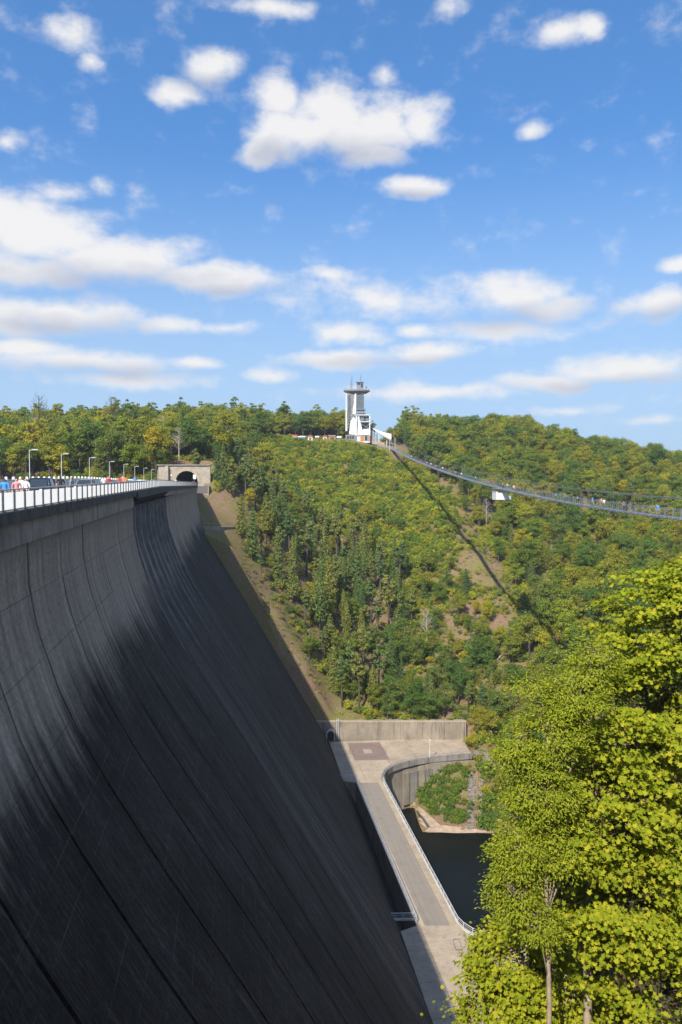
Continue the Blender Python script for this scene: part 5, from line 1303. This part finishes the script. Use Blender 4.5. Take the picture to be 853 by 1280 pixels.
# ------------------------------------------------------------------ people
def person_mesh(pose):
    J = dict(pel=(0, 0, .94, .145), spi=(0, 0, 1.12, .125), che=(0, .01, 1.33, .15), nec=(0, 0, 1.47, .058), hea=(0, .015, 1.58, .092), top=(0, .0, 1.69, .075), nos=(0, .105, 1.585, .022),
             ls=(-.19, 0, 1.39, .07), le=(-.25, -.03, 1.13, .05), lw=(-.24, .06, .9, .036), lh=(-.235, .09, .8, .034), rs=(.19, 0, 1.39, .07), re=(.25, -.03, 1.13, .05), rw=(.24, .06, .9, .036), rh=(.235, .09, .8, .034),
             lp=(-.1, 0, .88, .1), lk=(-.105, .02, .49, .066), la=(-.105, 0, .09, .045), lt=(-.115, .15, .04, .035), rp=(.1, 0, .88, .1), rk=(.105, .02, .49, .066), ra=(.105, 0, .09, .045), rt=(.115, .15, .04, .035))
    if pose == 'walk':
        J.update(lk=(-.1, .2, .52, .066), la=(-.1, .26, .1, .045), lt=(-.1, .41, .07, .035), rk=(.1, -.05, .5, .066), ra=(.1, -.3, .13, .045), rt=(.1, -.18, .04, .035), le=(-.25, -.16, 1.15, .05), lw=(-.24, -.16, .92, .036), lh=(-.23, -.12, .83, .034), re=(.25, .08, 1.15, .05), rw=(.22, .26, 1.0, .036), rh=(.21, .33, .95, .034))
    if pose == 'lean':
        J.update(le=(-.27, .16, 1.17, .05), lw=(-.15, .38, 1.12, .036), lh=(-.08, .45, 1.12, .034), re=(.27, .16, 1.17, .05), rw=(.15, .38, 1.12, .036), rh=(.08, .45, 1.14, .034), che=(0, .08, 1.32, .15), nec=(0, .12, 1.45, .058), hea=(0, .16, 1.56, .092), top=(0, .15, 1.67, .075), nos=(0, .26, 1.55, .022), ls=(-.19, .08, 1.38, .07), rs=(.19, .08, 1.38, .07))
    E_ = [('pel', 'spi', 0), ('spi', 'che', 0), ('che', 'nec', 0), ('nec', 'hea', 2), ('hea', 'top', 3), ('hea', 'nos', 2), ('che', 'ls', 0), ('ls', 'le', 0), ('le', 'lw', 2), ('lw', 'lh', 2), ('che', 'rs', 0), ('rs', 're', 0), ('re', 'rw', 2), ('rw', 'rh', 2),
          ('pel', 'lp', 1), ('lp', 'lk', 1), ('lk', 'la', 1), ('la', 'lt', 4), ('pel', 'rp', 1), ('rp', 'rk', 1), ('rk', 'ra', 1), ('ra', 'rt', 4)]
    ks = list(J); me = bpy.data.meshes.new('body'); me.from_pydata([J[k][:3] for k in ks], [(ks.index(a), ks.index(b)) for a, b, _ in E_], [])
    o = bpy.data.objects.new('tmp', me); COL.objects.link(o); sk = o.modifiers.new('s', 'SKIN'); ss_ = o.modifiers.new('u', 'SUBSURF'); ss_.levels = 1; ss_.render_levels = 1
    for v, k in zip(me.skin_vertices[0].data, ks): v.radius = (J[k][3], J[k][3] * (.72 if k in ('che', 'spi', 'pel') else 1)); v.use_root = k == 'pel'
    dg = bpy.context.evaluated_depsgraph_get(); m2 = bpy.data.meshes.new_from_object(o.evaluated_get(dg)); m2.name = 'body'
    m2.materials.clear()
    for k in range(5): m2.materials.append(M['white'])
    bpy.data.objects.remove(o); A_ = np.array([J[a][:3] for a, _, _ in E_]); B2 = np.array([J[b][:3] for _, b, _ in E_]); zn = [z for *_, z in E_]
    for p_ in m2.polygons:
        c = np.array(p_.center); ab = B2 - A_; f = np.clip(((c - A_) * ab).sum(1) / (ab * ab).sum(1), 0, 1); i = int(np.argmin(np.linalg.norm(A_ + ab * f[:, None] - c, axis=1))); z = zn[i]
        hd = np.array(J['hea'][:3])
        if z in (2, 3) and c[2] > J['nec'][2] + .04: z = 3 if (c[2] > hd[2] + .055 or c[1] < hd[1] - .03) else 2
        p_.material_index = z; p_.use_smooth = True
    return m2
BODY = {p: person_mesh(p) for p in ('stand', 'walk', 'lean')}
SH = dict(blue=(.05, .25, .6), white=(.75, .74, .72), red=(.5, .04, .04), black=(.02, .02, .022), orange=(.6, .2, .05), grey=(.25, .25, .26), navy=(.02, .04, .12), pink=(.6, .25, .28), green=(.08, .2, .08), turquoise=(.08, .4, .5))
for k, v in list(SH.items()): M['sh_' + k] = simple(k + '_shirt', v, .8, 0, .08, 6)
for k, v in dict(jeans=(.05, .08, .16), dark=(.025, .025, .03), khaki=(.25, .2, .13)).items(): M['tr_' + k] = simple(k + '_trousers', v, .85, 0, .1, 6)
M['skin'] = simple('skin', (.5, .3, .21), .55, 0, .06, 8)
for k, v in dict(brown=(.06, .035, .02), black=(.015, .012, .01), red=(.25, .06, .02), blond=(.35, .24, .1)).items(): M['hair_' + k] = simple(k + '_hair', v, .6, 0, .15, 12)
pr = random.Random(3)
def person(loc, face, pose, shirt, label, group, hair=None, tall=None):
    o = bpy.data.objects.new('person', BODY[pose]); COL.objects.link(o); o.location = loc; o.rotation_euler = (0, 0, face); k = tall or pr.uniform(.95, 1.06); o.scale = (k, k, k)
    ms = [M['sh_' + shirt], M['tr_' + pr.choice(['jeans', 'dark', 'khaki'])], M['skin'], M['hair_' + (hair or pr.choice(['brown', 'black', 'blond']))], M['tyre']]
    for s_, m in zip(o.material_slots, ms): s_.link = 'OBJECT'; s_.material = m
    return tag(o, label, 'person', group)
AL = ROT - math.pi / 2
for x, t, shirt, pose, face, hair, lb in [(6, -12.0, 'blue', 'stand', AL, 'brown', 'person in bright blue shirt seen from behind at the left end of the crest railing'), (21, -12.2, 'pink', 'stand', AL + 3.3, 'red', 'red-haired person in pink top behind the crest railing'),
        (27, -13.2, 'white', 'walk', AL + 3.0, 'brown', 'person with short hair in white top between red-haired person and car'), (33, -12.4, 'white', 'stand', AL + 2.7, 'black', 'dark-haired person in white top just left of the dark blue car'),
        (76, -12.2, 'black', 'walk', AL, 'black', 'dark-haired person in black top right of the dark blue car'), (90, -12.4, 'grey', 'stand', AL + 1.2, 'brown', 'person in grey top between the two cars at the crest railing'),
        (130, -13, 'white', 'walk', AL, 'brown', 'person in white top right of the silver car on the crest'), (136, -12.6, 'red', 'walk', AL + 3.1, 'black', 'person in red top right of the silver car on the crest'),
        (150, -12.6, 'red', 'walk', AL, 'black', 'person in red top leading the group in the middle of the crest'), (153.5, -13.0, 'pink', 'walk', AL, 'blond', 'person in pink top in the group in the middle of the crest'), (157, -12.4, 'orange', 'walk', AL + .2, 'brown', 'person in orange top at the right of the crest group'),
        (169, -12.8, 'blue', 'walk', AL + 3.1, 'brown', 'person in blue top alone on the crest near the spillway'), (220, -13.0, 'white', 'walk', AL, 'black', 'tiny person in white top walking before the tunnel mouth'), (248.5, -11.9, 'red', 'stand', AL, 'brown', 'tiny person in red top right of the tunnel mouth')]:
    d = ray(x, 610); kk = t / (d @ NN); s = min(kk * float(d @ U), 258); 
    person(D(s, t, float(zc(s)) + .13), face, pose, shirt, lb, 'people walking on the dam crest', hair)
BX = [826, 820.5, 790, 785, 780, 757, 751, 743, 728, 721, 713, 706, 697, 648, 643, 634, 629, 617, 611, 595, 577, 570, 566, 553, 545, 539, 533, 527, 520, 514]
BC = ['blue', 'blue', 'black', 'navy', 'grey', 'white', 'pink', 'blue', 'navy', 'grey', 'black', 'grey', 'blue', 'red', 'white', 'white', 'grey', 'red', 'red', 'turquoise', 'white', 'orange', 'black', 'white', 'red', 'white', 'pink', 'red', 'black', 'white']
for i, (x, c) in enumerate(zip(BX, BC)):
    Ys = np.linspace(100, 468, 4000); Q_ = np.stack([BA[0] + BD[0] * (470 - Ys), Ys, np.zeros_like(Ys)], 1)
    Y = Ys[np.argmin(np.abs(426.5 + F_PX * Q_[:, 0] / Q_[:, 1] - x))]; off = pr.uniform(-.35, .35); p = bp(Y, off, .08)
    person(p, BR - math.pi / 2 + (math.pi if pr.random() < .5 else 0), pr.choice(['walk', 'stand', 'walk']), c, f'person in {c} top on the suspension bridge, {ORD(i)} from the right', 'people crossing the suspension bridge')

# ------------------------------------------------------------------ cars
def car(x, t, paint, label, suv):
    d = ray(x, 605); kk = t / (d @ NN); s = kk * float(d @ U); base = D(s, t, float(zc(s)) + .012)
    L, Wd, Hh = (4.6, 1.85, 1.68) if suv else (4.4, 1.78, 1.45)
    root = empty('parked_car' if False else 'car', base, label, 'car', 'cars on the crest road', ROT + math.pi)
    def add(nm, mb, mt, par=root, sm=False):
        o = bpy.data.objects.new(nm, mb.mesh(nm, mt, (0, 0, 0), sm)); COL.objects.link(o); o.parent = par; return o
    h = Wd / 2; bl = .95 if suv else .86       # belt line
    # side outline: x (front positive), z, half width
    low = [(-L / 2, .42), (-L / 2 + .06, bl - .05), (-L / 2 + .3, bl), (L * .2, bl), (L / 2 - .35, bl - .12), (L / 2, bl - .3), (L / 2 - .02, .4), (L / 2 - .2, .26), (-L / 2 + .2, .26)]
    b = MB(); n = len(low); vs = []
    for y, f in ((-h, .0), (-h * .97, .03), (h * .97, .03), (h, .0)):
        for (a, z) in low: vs.append((a * (1 if f else .985), y, z + (.02 if f else 0)))
    b.add(vs, [(k * n + i, k * n + (i + 1) % n, (k + 1) * n + (i + 1) % n, (k + 1) * n + i) for k in range(3) for i in range(n)] + [tuple(range(n))[::-1], tuple(range(3 * n, 4 * n))]); add('body', b, paint)
    rb, rf = (-L / 2 + .25, L * .06) if suv else (-L / 2 + .95, L * .03)
    c0 = [(-L / 2 + (.12 if suv else .4), bl - .02), (L * .235, bl - .02)]; g2 = MB()
    vs = [(c0[0][0], -h * .95, bl), (c0[1][0], -h * .95, bl), (c0[1][0], h * .95, bl), (c0[0][0], h * .95, bl), (rb, -h * .74, Hh - .08), (rf, -h * .74, Hh - .08), (rf, h * .74, Hh - .08), (rb, h * .74, Hh - .08)]
    g2.add(vs, [(0, 1, 5, 4), (1, 2, 6, 5), (2, 3, 7, 6), (3, 0, 4, 7)]); add('window_band', g2, M['glass'])
    r2 = MB(); vs = [(rb - .06, -h * .77, Hh - .1), (rf + .06, -h * .77, Hh - .1), (rf + .06, h * .77, Hh - .1), (rb - .06, h * .77, Hh - .1), (rb + .1, -h * .62, Hh), (rf - .15, -h * .62, Hh), (rf - .15, h * .62, Hh), (rb + .1, h * .62, Hh)]
    r2.add(vs, [(3, 2, 1, 0), (4, 5, 6, 7), (0, 1, 5, 4), (1, 2, 6, 5), (2, 3, 7, 6), (3, 0, 4, 7)]); add('roof', r2, paint)
    for sd_ in (-1, 1):
        for (a0, a1) in ((0, 0), (1, 1)):
            p0 = np.array([c0[a0][0], sd_ * h * .955, bl]); p1 = np.array([(rb, rf)[a1], sd_ * h * .75, Hh - .08]); add('pillar', MB().bar(p0, p1, .09), paint)
        add('pillar', MB().bar((-.25, sd_ * h * .955, bl), (-.3, sd_ * h * .75, Hh - .08), .08), paint)
        add('headlight', MB().box((L / 2 - .08, sd_ * h * .72, bl - .3), (.2, .36, .15)), M['lampglass']); add('tail_light', MB().box((-L / 2 + .04, sd_ * h * .84, bl - .18), (.1, .22, .3)), M['redlamp'])
        add('mirror', MB().box((L * .17, sd_ * (h + .1), bl + .06), (.12, .2, .14)), paint)
        for wx in (-L * .3, L * .31):
            wv = MB(); rw = .35 if suv else .32; prf = [(rw * .6, -.11), (rw, -.1), (rw, .1), (rw * .6, .11)]; nn = 18
            vs = [(wx + r_ * math.cos(6.2832 * k / nn), sd_ * (h - .1) + y, rw + r_ * math.sin(6.2832 * k / nn)) for r_, y in prf for k in range(nn)]
            wv.add(vs, [(i * nn + k, i * nn + (k + 1) % nn, (i + 1) * nn + (k + 1) % nn, (i + 1) * nn + k) for i in range(3) for k in range(nn)]); wo_ = add('wheel', wv, M['tyre'])
            rv_ = MB(); vs = [(wx + rw * .6 * math.cos(6.2832 * k / nn), sd_ * (h - .1) + sd_ * .06, rw + rw * .6 * math.sin(6.2832 * k / nn)) for k in range(nn)]; rv_.slab(vs, (0, sd_ * .04, 0)); add('rim', rv_, M['chrome'], wo_)
    add('grille', MB().box((L / 2 - .02, 0, bl - .36), (.06, Wd * .5, .16)), M['tyre']); add('number_plate', MB().box((L / 2 + .01, 0, .45), (.03, .5, .11)), M['white'])
    return root
car(50, -16.4, M['carblue'], 'dark blue off-roader with tall cabin on the crest road at left', True)
car(107, -16.6, M['cargrey'], 'silver grey car further along the crest road', False)

# ------------------------------------------------------------------ light haze in the valley air
hz = MB().prism([(-4200, -700), (4200, -700), (4200, 6200), (-4200, 6200)], -140, 75)
m, k, o = newmat('valley_air')
pv = k.n('ShaderNodeVolumePrincipled', Color=(.86, .92, 1.0), Density=HAZE, Anisotropy=.3); k.put(o.inputs['Volume'], pv)
ho = hz.build('haze', m); struct(ho, 'stuff'); ho['label'] = 'thin pale haze filling the valley air'
